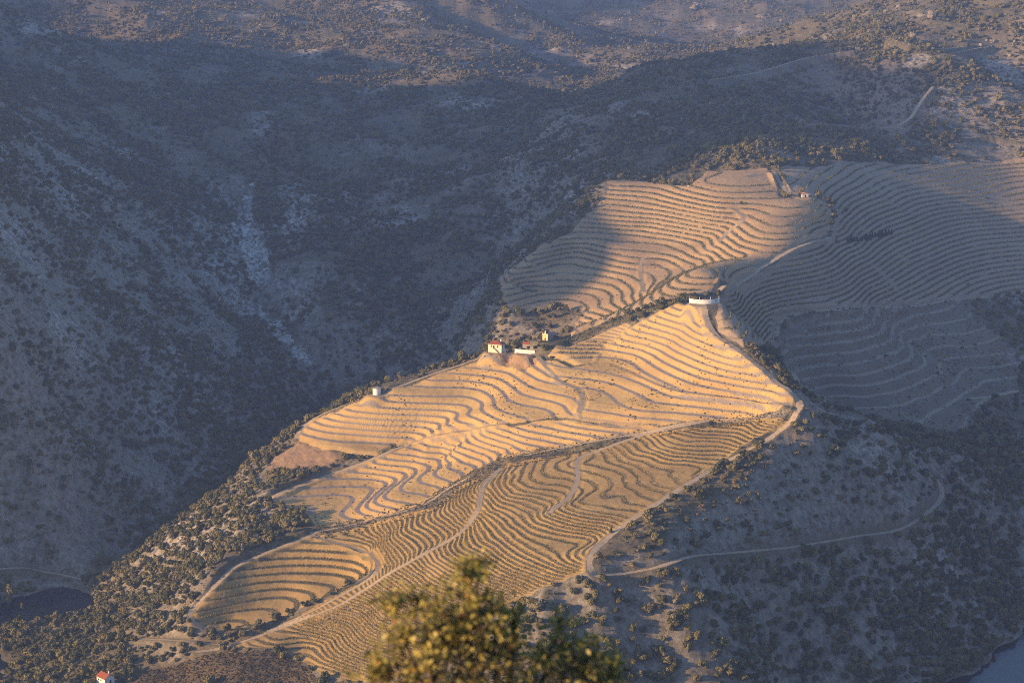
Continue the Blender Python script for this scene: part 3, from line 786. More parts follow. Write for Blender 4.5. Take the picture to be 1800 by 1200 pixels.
def free_of(x, y, z):
    """no crop, track, water or building plot here"""
    ok = z > 0.6
    for f in FIELDS.items():
        if f[0] in ('ruin', 'old'): continue
        ok &= signed(f[1]['out'], x, y) < -1.0
    for o in (FALLOW, BANKS, HEATH, RIDGE, VERGE): ok &= signed(o, x, y) < 0
    for hw, w in TRK:
        d, _ = along(w, x, y, hw + 3); ok &= d > hw + 1.0
    for px, py, r, h in PADS: ok &= np.hypot(x - px, y - py) > r + (24 if r == 10.0 else 1.5)
    return ok
N_TRY = 1300000
X, Y = fan(N_TRY, 880, 4600)
zn = zone_of(X, Y)
area = 0.288 * (4600 ** 2 - 880 ** 2); dens0 = N_TRY / area * 100          # tries per 100 m2
dist = np.hypot(X, Y)
want = np.where(dist < 2000, 9.5, np.where(dist < 2500, 5.5, np.where(dist < 3300, 4.0, 1.8)))
patch = fbm(X / 42, Y / 42, 4) * 2.0 + 0.5
want = want * np.clip((patch - 0.20) * 3.0, 0.12, 1.6)
lo = np.full(X.shape, 1.8); hi = np.full(X.shape, 6.2)
for i, z in enumerate(ZONES):
    s = zn == i
    cl = np.clip((patch[s] - 0.5) * 6 + 0.5, 0, 1) * 2
    want[s] = z[1] * ((1 - z[3]) + z[3] * cl); lo[s], hi[s] = z[2]
want = np.minimum(want, 12.0)
bare_w = np.zeros(X.shape)
for p, o in BARE: bare_w = np.maximum(bare_w, (signed(o, X, Y) > -1) * (0.4 + 0.6 * p))
want = want * (1 - np.minimum(bare_w, 1) * 0.93)
keep = rng.random(N_TRY) < want / dens0
X, Y, zn, lo, hi = X[keep], Y[keep], zn[keep], lo[keep], hi[keep]
# denser wood needs more tries than one pass gives
for i in (0, 1, 3, 6, 7):
    o = ZONES[i][4]; x0, y0 = o.min(0); x1, y1 = o.max(0)
    n = int((x1 - x0) * (y1 - y0) / 100 * max(0, ZONES[i][1] - dens0)) + 1
    ex, ey = rng.uniform(x0, x1, n), rng.uniform(y0, y1, n); s = signed(o, ex, ey) > 0
    ex, ey = ex[s], ey[s]
    X = np.r_[X, ex]; Y = np.r_[Y, ey]; zn = np.r_[zn, np.full(len(ex), i)]; lo = np.r_[lo, np.full(len(ex), ZONES[i][2][0])]; hi = np.r_[hi, np.full(len(ex), ZONES[i][2][1])]
# hedge along the track under the shaded field, bushes along the vineyard's edge
def beside(pts, n, spread, a, b):
    w = line(pts, 6); t = rng.random(n) * (len(w) - 1.001); i = t.astype(int); f = (t - i)[:, None]
    p = w[i] * (1 - f) + w[i + 1] * f + rng.normal(0, spread, (n, 2))
    return p[:, 0], p[:, 1], np.full(n, a), np.full(n, b)
for args in (([(1380,560),(1430,551),(1520,545),(1613,541),(1705,528)], 90, 1.6, 1.2, 2.6), ([(1345,604),(1364,592),(1374,575)], 16, 1.2, 1.2, 2.4),
             ([(880,628),(900,630)], 6, 1.5, 0.8, 1.4), ([(1250,590),(1300,612),(1350,650)], 40, 1.4, 0.6, 1.3), ([(1255,742),(1330,732),(1392,724)], 60, 2.5, 0.7, 1.5)):
    a, b_, c, d = beside(*args); X = np.r_[X, a]; Y = np.r_[Y, b_]; lo = np.r_[lo, c]; hi = np.r_[hi, d]; zn = np.r_[zn, np.full(len(a), 20)]
Z = ground(X, Y)
ok = free_of(X, Y, Z) | (zn == 20)
X, Y, Z, zn, lo, hi = X[ok], Y[ok], Z[ok], zn[ok], lo[ok], hi[ok]
SZ = lo + (hi - lo) * rng.random(len(X)) ** 1.6
big = rng.random(len(X)) < 0.04
SZ = np.where(big & (zn < 0), SZ * 1.5, SZ)

# the 300 that show largest stand as trees of their own
ppx, ppy = project(X, Y, Z + SZ * 0.6)
inside = (ppx > 6) & (ppx < 1794) & (ppy > 6) & (ppy < 1188)
def seen(x, y, z):
    """is the line from the viewer to this point clear of the ground"""
    t = np.linspace(0.45, 0.985, 60)
    h = CAM_Z + (z[:, None] - CAM_Z) * t - base(x[:, None] * t, y[:, None] * t)
    return (h > 0).all(1)
score = np.where(inside & np.isin(zn, (0, 2, 3, 4)), SZ / np.sqrt(X * X + Y * Y + (CAM_Z - Z) ** 2), 0)
order = np.argsort(-score)[:900]
vis = seen(X[order], Y[order], Z[order] + SZ[order] * 0.8)
top = order[vis]
near_tree = (ppx[top] > 610) & (ppx[top] < 1120) & (ppy[top] > 1010)      # behind the oak in front
top = top[~near_tree][:292]
TEXT = {0: ('rounded grey-green holm oak in the wood left of the vineyard', 'holm oaks in the wood left of the vineyard'),
        2: ('rounded holm oak on the shaded slope right of the ridge track', 'holm oaks on the shaded slope right of the ridge track'),
        3: ('dark holm oak in the thicket below the abandoned terraces', 'holm oaks in the thicket below the abandoned terraces'),
        4: ('dark holm oak on the steep bank above the right-hand river', 'holm oaks on the steep bank above the right-hand river')}
for j in top:
    g = int(zn[j]); s = SZ[j] / 2 * 1.08
    t = empty('holm_oak', (X[j], Y[j], Z[j] - 0.1), rng.uniform(0, 6.28), TEXT[g][0], 'tree', TEXT[g][1])
    t.scale = (s, s, s * rng.uniform(0.85, 1.25))
    for nm, me in (('crown', OAK[int(rng.integers(0, 6))]), ('trunk', TRUNK)):
        c = bpy.data.objects.new(nm, me); COL.objects.link(c); c.parent = t
rest = np.ones(len(X), bool); rest[top] = False

def scatter(name, x, y, z, size, protos, squash=(0.75, 1.2), kind='stuff', sink=0.1):
    """one object: points carrying turn, size and choice, with a plant set on each"""
    n = len(x); me = bpy.data.meshes.new(name)
    me.vertices.add(n); me.vertices.foreach_set('co', np.stack([x, y, z - sink], 1).astype(np.float32).ravel())
    a = me.attributes.new('turn', 'FLOAT_VECTOR', 'POINT')
    a.data.foreach_set('vector', np.stack([rng.normal(0, 0.08, n), rng.normal(0, 0.08, n), rng.uniform(0, 6.28, n)], 1).astype(np.float32).ravel())
    a = me.attributes.new('size', 'FLOAT_VECTOR', 'POINT')
    a.data.foreach_set('vector', np.stack([size / 2, size / 2, size / 2 * rng.uniform(*squash, n)], 1).astype(np.float32).ravel())
    a = me.attributes.new('pick', 'INT', 'POINT'); a.data.foreach_set('value', rng.integers(0, len(protos), n).astype(np.int32))
    me.update(); o = bpy.data.objects.new(name, me); COL.objects.link(o)
    coll = bpy.data.collections.new(name + '_kinds')
    for i, pm in enumerate(protos):
        coll.objects.link(bpy.data.objects.new(f'{name}_kind_{i}', pm))
    ng = bpy.data.node_groups.new(name, 'GeometryNodeTree')
    ng.interface.new_socket('Geometry', in_out='INPUT', socket_type='NodeSocketGeometry')
    ng.interface.new_socket('Geometry', in_out='OUTPUT', socket_type='NodeSocketGeometry')
    N, L = ng.nodes, ng.links
    gi, go = N.new('NodeGroupInput'), N.new('NodeGroupOutput')
    ci = N.new('GeometryNodeCollectionInfo'); ci.inputs['Collection'].default_value = coll
    ci.inputs['Separate Children'].default_value = True; ci.inputs['Reset Children'].default_value = True
    ip = N.new('GeometryNodeInstanceOnPoints'); ip.inputs['Pick Instance'].default_value = True
    def at(nm, t):
        q = N.new('GeometryNodeInputNamedAttribute'); q.data_type = t; q.inputs[0].default_value = nm; return q.outputs[0]
    L.new(gi.outputs[0], ip.inputs['Points']); L.new(ci.outputs[0], ip.inputs['Instance'])
    L.new(at('pick', 'INT'), ip.inputs['Instance Index']); L.new(at('size', 'FLOAT_VECTOR'), ip.inputs['Scale'])
    e2r = N.new('FunctionNodeEulerToRotation'); L.new(at('turn', 'FLOAT_VECTOR'), e2r.inputs[0]); L.new(e2r.outputs[0], ip.inputs['Rotation'])
    L.new(ip.outputs[0], go.inputs[0])
    md = o.modifiers.new('scatter', 'NODES'); md.node_group = ng
    o['kind'] = kind
    return o
tree_like = rest & np.isin(zn, (0, 1, 3, 4, 6, 7, 8)) | (rest & (SZ > 4.4))
scatter('holm_oak_woodland', X[tree_like], Y[tree_like], Z[tree_like], SZ[tree_like], OAK, (0.8, 1.2))
sh = rest & ~tree_like
scatter('hillside_scrub', X[sh], Y[sh], Z[sh], SZ[sh], BUSH, (0.8, 1.3))
# low tufts and heather fill the gaps between the shrubs, young plants dot the bare banks
n = 150000; tx, ty = fan(n, 880, 2300); tz = ground(tx, ty)
tk = free_of(tx, ty, tz) & (fbm(tx / 18, ty / 18, 3) > -0.08)
tx, ty, tz = tx[tk], ty[tk], tz[tk]
scatter('low_heather', tx, ty, tz, rng.uniform(0.5, 1.7, len(tx)), BUSH, (0.6, 1.0), sink=0.05)
def in_field(name, n, inset=2.0):
    o = FIELDS[name]['out']; x0, y0 = o.min(0); x1, y1 = o.max(0)
    x, y = rng.uniform(x0, x1, n), rng.uniform(y0, y1, n); s = signed(o, x, y) > inset
    return x[s], y[s]
yx, yy = in_field('main', 5200); k = fbm(yx / 26, yy / 26, 3) > 0.04; yx, yy = yx[k], yy[k]
ax, ay = in_field('strip', 900); bx, by = in_field('shade', 700); cx, cy = in_field('upper', 700)
vx, vy = rng.uniform(VERGE[:, 0].min(), VERGE[:, 0].max(), 9000), rng.uniform(VERGE[:, 1].min(), VERGE[:, 1].max(), 9000)
k = signed(VERGE, vx, vy) > 0.5
for hw, w in TRK: k &= along(w, vx, vy, hw + 2)[0] > hw
vx, vy = vx[k], vy[k]
yx, yy = np.r_[yx, ax, bx, cx, vx], np.r_[yy, ay, by, cy, vy]
scatter('weeds_on_banks', yx, yy, ground(yx, yy), rng.uniform(0.35, 1.25, len(yx)) , BUSH, (0.8, 1.6), sink=0.02)
hx, hy = rng.uniform(HEATH[:, 0].min(), HEATH[:, 0].max(), 5000), rng.uniform(HEATH[:, 1].min(), HEATH[:, 1].max(), 5000)
k = signed(HEATH, hx, hy) > 0; hx, hy = hx[k], hy[k]
M['heath'] = leaf_mat('red brown heather', [(0.2, (0.045, 0.04, 0.022)), (0.6, (0.10, 0.072, 0.04)), (0.95, (0.16, 0.13, 0.06))])
HB = [crown_mesh('heather', M['heath'], 4, 0.7, 120, 0.16, 0.6, 90 + i) for i in range(3)]
scatter('heather_slope', hx, hy, ground(hx, hy), rng.uniform(0.5, 1.9, len(hx)), HB, (0.7, 1.0))
# boulders and rock faces
def rock_mesh(seed):
    r = np.random.default_rng(seed); v, f = ico(2)
    n = np.array([vnoise(np.array([p[0] * 1.7 + seed * 3.1]), np.array([p[1] * 1.7 + p[2] * 1.3]))[0] for p in v])
    v = v * (0.7 + 0.6 * n)[:, None]
    for _ in range(7):
        d = r.normal(0, 1, 3); d /= np.linalg.norm(d); h = v @ d; c = r.uniform(0.45, 0.75)
        v = v - np.where(h > c, h - c, 0)[:, None] * d
    me = bpy.data.meshes.new('boulder'); me.from_pydata([tuple(p) for p in v], [], f); me.materials.append(M['rock']); me.update(); return me
m, nt, b = mat('weathered granite', 0.9)
rn = noise_of(nt, 1.3, 6, 0.7)
nt.links.new(ramp(nt, rn, [(0.3, (0.085, 0.072, 0.06)), (0.5, (0.20, 0.17, 0.14)), (0.75, (0.33, 0.28, 0.23))]), b.inputs['Base Color'])
M['rock'] = m
ROCKS = [rock_mesh(i) for i in range(5)]
n = 60000; rx_, ry_ = fan(n, 900, 3600); rz_ = ground(rx_, ry_)
gxx = (base(rx_ + 4, ry_) - base(rx_ - 4, ry_)) / 8; gyy = (base(rx_, ry_ + 4) - base(rx_, ry_ - 4)) / 8
sl = np.hypot(gxx, gyy); rp = fbm(rx_ / 70, ry_ / 70, 3)
highland = np.clip((np.hypot(rx_, ry_) - 2050) / 300, 0, 1)
prob = np.clip((rp + 0.02) * 3, 0, 1) * (0.16 + 0.55 * np.clip(sl - 0.35, 0, 1) + 0.5 * highland)
bw = np.zeros(n)
for p, o in BARE: bw = np.maximum(bw, (signed(o, rx_, ry_) > 0) * 0.9)
rk = free_of(rx_, ry_, rz_) & (rng.random(n) < np.maximum(prob, bw))
rs = 0.7 + rng.random(rk.sum()) ** 4 * 4.2
scatter('boulders', rx_[rk], ry_[rk], rz_[rk], rs * (1 + 0.6 * highland[rk]), ROCKS, (0.5, 1.1), sink=0.2)

m, nt, b = mat('water-worn pale granite', 0.85)
rn = noise_of(nt, 0.9, 6, 0.7)
nt.links.new(ramp(nt, rn, [(0.32, (0.14, 0.13, 0.12)), (0.5, (0.48, 0.46, 0.42)), (0.75, (0.74, 0.71, 0.65))]), b.inputs['Base Color'])
M['pale_rock'] = m
PALE = []
for i in range(4):
    pm = ROCKS[i].copy(); pm.materials.clear(); pm.materials.append(M['pale_rock']); PALE.append(pm)
px_, py_ = [], []
for p, o in BARE[:2]:
    n = 2600; ax_, ay_ = rng.uniform(o[:, 0].min(), o[:, 0].max(), n), rng.uniform(o[:, 1].min(), o[:, 1].max(), n)
    k = (signed(o, ax_, ay_) > -1) & (fbm(ax_ / 14, ay_ / 14, 3) > -0.06); px_.append(ax_[k]); py_.append(ay_[k])
px_, py_ = np.concatenate(px_)[:1500], np.concatenate(py_)[:1500]
scatter('ravine_rocks', px_, py_, ground(px_, py_), 2.0 + rng.random(len(px_)) ** 2 * 7, PALE, (0.4, 0.9), sink=0.5)

# ---------------------------------------------------------------- vine rows along the terrace edges
def contours(u, x0, y0, h, mask):
    """polylines where u passes a whole number, on a raster"""
    ny, nx = u.shape; segs = {}
    fl = np.floor(u)
    for axis in (0, 1):
        pass
    kmin, kmax = int(fl[mask].min()), int(fl[mask].max()) + 1
    out = []
    for k in range(kmin, kmax + 1):
        s = (u >= k)
        code = s[:-1, :-1] * 1 + s[:-1, 1:] * 2 + s[1:, 1:] * 4 + s[1:, :-1] * 8
        m = mask[:-1, :-1] & mask[1:, 1:] & mask[:-1, 1:] & mask[1:, :-1] & (code > 0) & (code < 15)
        js, is_ = np.nonzero(m)
        if not len(js): continue
        adj = {}; pts = {}
        def cut(e, j, i):
            # edges named by their lower point: ('h', j, i) along x, ('v', j, i) along y
            if e in pts: return
            if e[0] == 'h': a, b_ = u[e[1], e[2]], u[e[1], e[2] + 1]; t = (k - a) / (b_ - a); pts[e] = (x0 + h * (e[2] + t), y0 + h * e[1])
            else: a, b_ = u[e[1], e[2]], u[e[1] + 1, e[2]]; t = (k - a) / (b_ - a); pts[e] = (x0 + h * e[2], y0 + h * (e[1] + t))
        for j, i in zip(js, is_):
            c = code[j, i]; es = []
            if (c & 1 > 0) != (c & 2 > 0): es.append(('h', j, i))
            if (c & 2 > 0) != (c & 4 > 0): es.append(('v', j, i + 1))
            if (c & 8 > 0) != (c & 4 > 0): es.append(('h', j + 1, i))
            if (c & 1 > 0) != (c & 8 > 0): es.append(('v', j, i))
            for q in range(0, len(es) - 1, 2):
                a, b_ = es[q], es[q + 1]; cut(a, j, i); cut(b_, j, i)
                adj.setdefault(a, []).append(b_); adj.setdefault(b_, []).append(a)
        done = set()
        starts = [e for e in adj if len(adj[e]) == 1] + list(adj)
        for e in starts:
            if e in done: continue
            ch = [e]; done.add(e)
            while True:
                nx_ = [q for q in adj[ch[-1]] if q not in done]
                if not nx_: break
                ch.append(nx_[0]); done.add(nx_[0])
            if len(ch) > 6: out.append(np.array([pts[q] for q in ch]))
    return out
VINES = {'ridge': (0, 'vine_green', 'row of green vines running along the crest between the chapel and the curved wall', 'vine rows along the crest', 1.8),
         'upper': (0.45, 'vine_green', 'row of green vines along a terrace of the upper vineyard', 'vine rows of the upper vineyard', 1.5),
         'shade': (0.45, 'vine_green', 'row of dark vines on a shaded terrace of the right-hand vineyard', 'vine rows of the shaded right-hand vineyard', 1.5),
         'chapel': (0.5, 'vine_green', 'row of green vines curving below the chapel', 'vine rows below the chapel', 1.6),
         'lower': (0.5, 'vine_gold', 'row of yellowing vines on a narrow terrace of the lower vineyard', 'vine rows of the lower vineyard', 0.95),
         'nose': (0.5, 'vine_gold', 'row of yellowing vines on the low terraced nose above the wood', 'vine rows on the low terraced nose', 1.2)}
rows = []
for name, (ph, mt, lab, grp, hgt) in VINES.items():
    if name not in FIELDS: continue
    f = FIELDS[name]; o = f['out']; h = 1.6
    xs = np.arange(o[:, 0].min(), o[:, 0].max(), h); ys = np.arange(o[:, 1].min(), o[:, 1].max(), h)
    gx_, gy_ = np.meshgrid(xs, ys); z0 = base(gx_, gy_)
    wob = wobble(f, gx_, gy_)
    u = (z0 + wob - f['ref']) / f['rise']
    sl = np.hypot(*np.gradient(z0, h)); a = np.clip(f['w'] * sl / f['rise'], 0.14, 0.56)
    mask = signed(o, gx_, gy_) > 1.5
    for hw, w in TRK:
        d, _ = along(w, gx_, gy_, hw + 3); mask &= d > hw + 0.7
    mask &= fbm(gx_ / 22, gy_ / 22, 2) < 0.30
    for c in contours(u - ph * a, xs[0], ys[0], h, mask):
        L_ = np.hypot(*(c[1:] - c[:-1]).T).sum()
        if L_ > 12: rows.append((L_, c, name))
for off in (-3.4, -1.1, 1.2, 3.5):
    w = line([(990, 594), (1040, 581), (1100, 562), (1150, 544), (1212, 526)], 6)
    t_ = np.gradient(w, axis=0); t_ /= np.linalg.norm(t_, axis=1, keepdims=True) + 1e-9
    rows.append((900.0, w + off * np.stack([-t_[:, 1], t_[:, 0]], 1), 'ridge'))
rows.sort(key=lambda r: -r[0])
def vine_leaves(c, name):
    ph, mt, lab, grp, hgt = VINES[name]
    s = np.r_[0, np.cumsum(np.hypot(*(c[1:] - c[:-1]).T))]
    n = max(12, int(s[-1] * (5.0 if hgt > 1.3 else 9.0))); t = np.sort(rng.uniform(0, s[-1], n))
    t = t[vnoise(t / 2.2 + s[-1], np.full(len(t), s[-1] % 97)) > (0.2 if hgt > 1.3 else 0.12)]
    x, y = np.interp(t, s, c[:, 0]) + rng.normal(0, 0.24 if hgt > 1.3 else 0.42, len(t)), np.interp(t, s, c[:, 1]) + rng.normal(0, 0.24 if hgt > 1.3 else 0.42, len(t))
    z = ground(x, y) + rng.uniform(0.15, 1.0, len(t)) * hgt
    nv = np.tile([[0, -0.4, 0.7]], (len(t), 1))
    return leaf_quads(np.stack([x, y, z], 1), nv, rng.uniform(0.26, 0.52, len(t)) * (1.0 if hgt > 1.3 else 0.62), 0.85, 0.9)
for L_, c, name in rows[:300]:
    ph, mt, lab, grp, hgt = VINES[name]
    q = vine_leaves(c, name)
    if len(q) < 4: continue
    o = bpy.data.objects.new('vine_row', quads_mesh('vine_row', q, M[mt])); COL.objects.link(o)
    tag(o, lab, 'vine row', grp)
more = [vine_leaves(c, name) for L_, c, name in rows[300:]]
more = [q for q in more if len(q)]
if more:
    o = bpy.data.objects.new('short_vine_rows', quads_mesh('short_vine_rows', np.concatenate(more), M['vine_gold'])); COL.objects.link(o)
    o['kind'] = 'stuff'
print('plants', len(X), 'own trees', len(top), 'vine rows', len(rows), 'boulders', rk.sum(), 'heather', len(tx))
# ---------------------------------------------------------------- buildings and walls
M['plaster'] = plain('cream lime plaster', (0.72, 0.66, 0.52), 0.9, 0.08, 0.7)
M['white'] = plain('whitewashed wall', (0.80, 0.79, 0.76), 0.9, 0.05, 0.8)
M['stone'] = plain('grey field stone', (0.30, 0.27, 0.235), 0.95, 0.35, 2.2)
M['dark'] = plain('dark opening', (0.025, 0.022, 0.02), 0.6, 0.1, 3)
M['wood'] = plain('brown wood', (0.12, 0.08, 0.05), 0.8, 0.2, 3)
M['ink'] = plain('faded grey paint', (0.42, 0.39, 0.34), 0.9, 0.15, 3)
M['teal'] = plain('faded teal paint', (0.18, 0.42, 0.44), 0.9, 0.15, 3)
M['slate'] = plain('lichened old tiles', (0.26, 0.20, 0.19), 0.95, 0.25, 2)
def tile_mat(name, col):
    m, nt, b = mat(name, 0.9)
    tc = nt.nodes.new('ShaderNodeTexCoord'); w = nd(nt, 'ShaderNodeTexWave', i_Scale=3.2, i_Distortion=0.6)
    nt.links.new(tc.outputs['Object'], w.inputs['Vector'])
    n = noise_of(nt, 1.5, 5, 0.7)
    c = ramp(nt, n, [(0.3, tuple(x * 0.6 for x in col)), (0.6, col), (0.85, tuple(min(1, x * 1.35) for x in col))])
    nt.links.new(c, b.inputs['Base Color']); bump(nt, b, w.outputs['Fac'], 0.6, 0.1)
    return m
M['tile'] = tile_mat('red clay roof tiles', (0.42, 0.125, 0.065))
M['tile_orange'] = tile_mat('orange clay roof tiles', (0.52, 0.23, 0.10))

def gable_roof(mb, w, d, z, rise, over=0.35, th=0.16):
    """ridge along y; two slopes falling to -x and +x"""
    x, y = w / 2 + over, d / 2 + over; e = z - rise * over / (w / 2)
    for s in (-1, 1):
        mb.add([(s * x, -y, e), (s * x, y, e), (0, y, z + rise), (0, -y, z + rise), (s * x, -y, e + th), (s * x, y, e + th), (0, y, z + rise + th), (0, -y, z + rise + th)],
               [(0, 1, 2, 3), (4, 7, 6, 5), (0, 4, 5, 1), (1, 5, 6, 2), (3, 2, 6, 7), (0, 3, 7, 4)])
def hip_roof(mb, w, d, z, rise, over=0.4):
    x, y = w / 2 + over, d / 2 + over; r = max(0.3, w / 2 - d / 2)
    mb.add([(-x, -y, z), (x, -y, z), (x, y, z), (-x, y, z), (-r, 0, z + rise), (r, 0, z + rise), (-x, -y, z + .14), (x, -y, z + .14), (x, y, z + .14), (-x, y, z + .14)],
           [(3, 2, 1, 0), (0, 1, 7, 6), (1, 2, 8, 7), (2, 3, 9, 8), (3, 0, 6, 9), (6, 7, 5, 4), (8, 9, 4, 5), (7, 8, 5), (9, 6, 4)])
def gable_walls(mb, w, d, h, rise):
    x, y = w / 2, d / 2
    mb.add([(-x, -y, -1), (x, -y, -1), (x, y, -1), (-x, y, -1), (-x, -y, h), (x, -y, h), (x, y, h), (-x, y, h), (0, -y, h + rise), (0, y, h + rise)],
           [(0, 1, 5, 8, 4), (2, 3, 7, 9, 6), (1, 2, 6, 5), (3, 0, 4, 7), (4, 8, 9, 7), (5, 6, 9, 8)])
def opening(parent, name, x, z, w, h, face, material=None, deep=0.06):
    """a framed window or door on the -y face (face='f') or +x face ('r') of a block"""
    mb = MB(); fr = MB(); axis, pos = face
    def bx(m_, a0, a1, z0, z1, o0, o1):
        if axis == 'f': m_.box(a0, a1, pos - o1, pos - o0, z0, z1)
        elif axis == 'l': m_.box(pos - o1, pos - o0, a0, a1, z0, z1)
        else: m_.box(pos + o0, pos + o1, a0, a1, z0, z1)
    bx(mb, x - w / 2, x + w / 2, z, z + h, 0.0, 0.03)
    o = mb.build(name, material or M['dark'], parent)
    t = 0.12
    bx(fr, x - w / 2 - t, x - w / 2, z - t, z + h + t, 0, deep); bx(fr, x + w / 2, x + w / 2 + t, z - t, z + h + t, 0, deep)
    bx(fr, x - w / 2, x + w / 2, z + h, z + h + t, 0, deep); bx(fr, x - w / 2, x + w / 2, z - t, z, 0, deep)
    fr.build('frame', M['stone'], o)
    return o

# farmhouse on the ridge
h = empty('farmhouse', P_HOUSE + Vector((0, 2.5, 0)), math.radians(-20), 'cream two-storey farmhouse with a red hipped roof on the vineyard ridge', 'house')
MB().box(-5.2, 5.2, -4, 4, -1.2, 6.0).build('wall', M['plaster'], h)
mb = MB(); hip_roof(mb, 10.4, 8, 6.0, 2.1); rf = mb.build('roof', M['tile'], h)
MB().box(2.6, 3.3, 0.7, 1.4, 6.4, 9.0).build('chimney', M['white'], rf)
opening(h, 'window', -2.6, 4.0, 0.75, 1.25, ('f', -4)); opening(h, 'window', 2.3, 4.0, 0.75, 1.25, ('f', -4))
opening(h, 'door', -0.7, 3.0, 0.95, 2.1, ('f', -4)); opening(h, 'window', -1.8, 3.9, 0.8, 1.2, ('r', 5.2)); opening(h, 'door', 1.6, 0.0, 1.1, 2.1, ('r', 5.2))
st = MB()
for k in range(12): st.box(-0.2 + k * 0.26, 0.06 + k * 0.26, -5.1, -4.0, -1.0, 2.9 - k * 0.25)
st.box(-1.4, -0.2, -5.1, -4.0, -1.0, 2.95)
st_o = st.build('staircase', M['plaster'], h)
MB().tube([(-1.4, -5.08, 3.75), (-0.2, -5.08, 3.75), (2.9, -5.08, 0.95)], 0.09, 5).build('railing', M['wood'], st_o)
mb = MB()
for x_, z_ in ((-1.3, 2.9), (-0.2, 2.9), (0.8, 2.0), (1.8, 1.1), (2.8, 0.1)): mb.tube([(x_, -5.08, z_), (x_, -5.08, z_ + 0.85)], 0.05, 5)
mb.build('baluster', M['wood'], st_o)
MB().box(5.2, 7.4, -1.0, 3.2, -1, 2.6).build('lean_to', M['white'], h)

# whitewashed wall with writing beside the farmhouse
(a0,), (a1,) = sight([905], [615.5]), sight([940], [623.5])
zz = P_SIGN.z
d = np.array([13.6, -6.0]); L0 = float(np.hypot(*d)); c0 = np.array([P_SIGN.x - 0.3, P_SIGN.y])
h.scale = (0.95, 0.95, 0.95)
w = empty('inscribed_wall', (c0[0], c0[1], zz), math.atan2(d[1], d[0]), 'long low whitewashed wall with a line of faded lettering by the farmhouse', 'wall')
MB().box(-L0 / 2, L0 / 2, 0, 0.45, -1.5, 2.5).box(L0 / 2 - 0.45, L0 / 2, 0.45, 3.0, -1.5, 2.5).build('wall', M['white'], w)
let = MB(); r = random.Random(4)
for s0, s1 in ((-0.24, -0.10), (-0.07, -0.05), (-0.01, 0.04), (0.09, 0.22), (0.27, 0.44)):
    x_ = s0 * L0
    while x_ < s1 * L0:
        let.box(x_, x_ + 0.09, -0.02, 0, 1.0, 1.75)
        if r.random() < 0.7: let.box(x_ + 0.09, x_ + 0.30, -0.02, 0, 1.66 if r.random() < .5 else 1.32, 1.75 if r.random() < .5 else 1.42)
        if r.random() < 0.6: let.box(x_ + 0.30, x_ + 0.39, -0.02, 0, 1.0, 1.72)
        x_ += 0.52
let.build('lettering', M['ink'], w)

# chapel
c = empty('chapel', P_CHAPEL, math.radians(-40), 'small chapel with a yellow gabled front and grey stone nave on the ridge', 'chapel')
mb = MB(); gable_walls(mb, 5.4, 11.5, 4.2, 1.5); mb.build('nave', M['stone'], c)
mb = MB(); gable_roof(mb, 5.4, 11.5, 4.2, 1.5, 0.3); mb.build('roof', M['slate'], c)
f = MB(); x, y = 2.95, -5.75
f.add([(-x, y - .5, -1), (x, y - .5, -1), (x, y - .5, 4.9), (0, y - .5, 6.7), (-x, y - .5, 4.9), (-x, y, -1), (x, y, -1), (x, y, 4.9), (0, y, 6.7), (-x, y, 4.9)],
      [(0, 1, 2, 3, 4), (9, 8, 7, 6, 5), (0, 4, 9, 5), (1, 6, 7, 2), (2, 7, 8, 3), (3, 8, 9, 4)])
fo = f.build('facade', plain('ochre yellow plaster', (0.68, 0.52, 0.28), 0.9, 0.08, 0.8), c)
f = MB(); f.box(-0.45, 0.45, y - .45, y - .05, 6.4, 7.5); f.box(-0.12, 0.12, y - .33, y - .13, 7.5, 8.7); f.box(-0.42, 0.42, y - .32, y - .14, 8.1, 8.3); f.build('cross', M['white'], c)
f = MB()
for s in (-1, 1): f.box(s * 2.95 - .22, s * 2.95 + .22, y - .46, y - .04, 4.75, 5.9)
f.build('pinnacle', M['white'], c)
opening(c, 'door', 0.1, -0.3, 1.3, 2.5, ('f', y - .5)); opening(c, 'window', 0, 3.9, 0.7, 0.7, ('f', y - .5)); opening(c, 'window', 3.4, 1.6, 0.7, 1.3, ('r', 2.7))

c.scale = (0.78, 0.78, 0.8)
# white round tank at the end of the ridge
t = empty('water_tank', P_TANK + Vector((0.0, 1.8, 0)), 0, 'white round water tank on the left end of the vineyard ridge', 'tank')
mb = MB(); mb.tube([(0, 0, -1.5), (0, 0, 5.0)], 2.9, 40); mb.build('wall', M['white'], t)
mb = MB(); mb.tube([(0, 0, 5.0), (0, 0, 5.22)], 3.05, 40); mb.tube([(0, 0, 5.22), (0, 0, 5.45)], [2.7, 0.4], 40); mb.build('lid', M['stone'], t)
MB().tube([(0.8, 0, 5.3), (0.8, 0, 6.0)], 0.12, 8).build('vent_pipe', M['white'], t)

t.scale = (0.93, 0.93, 0.9)
# curved white viewing wall with posts on the knoll
R0, HA = 13.2, math.radians(50)
g = empty('curved_wall', P_RING + Vector((0, R0 - 0.5, 0)), 0, 'curved whitewashed wall with a row of posts on top of the knoll', 'wall')
def arc(mb, r0, r1, z0, z1, a0, a1, n=48):
    vs, fs = [], []
    for i in range(n + 1):
        a = a0 + (a1 - a0) * i / n
        for r_ in (r0, r1):
            for z_ in (z0, z1): vs.append((r_ * math.sin(a), -r_ * math.cos(a), z_))
    for i in range(n):
        b0, b1 = i * 4, i * 4 + 4
        fs += [(b0, b1, b1 + 1, b0 + 1), (b0 + 2, b0 + 3, b1 + 3, b1 + 2), (b0 + 1, b1 + 1, b1 + 3, b0 + 3), (b0, b0 + 2, b1 + 2, b1)]
    fs += [(0, 1, 3, 2), (n * 4, n * 4 + 2, n * 4 + 3, n * 4 + 1)]
    return mb.add(vs, fs)
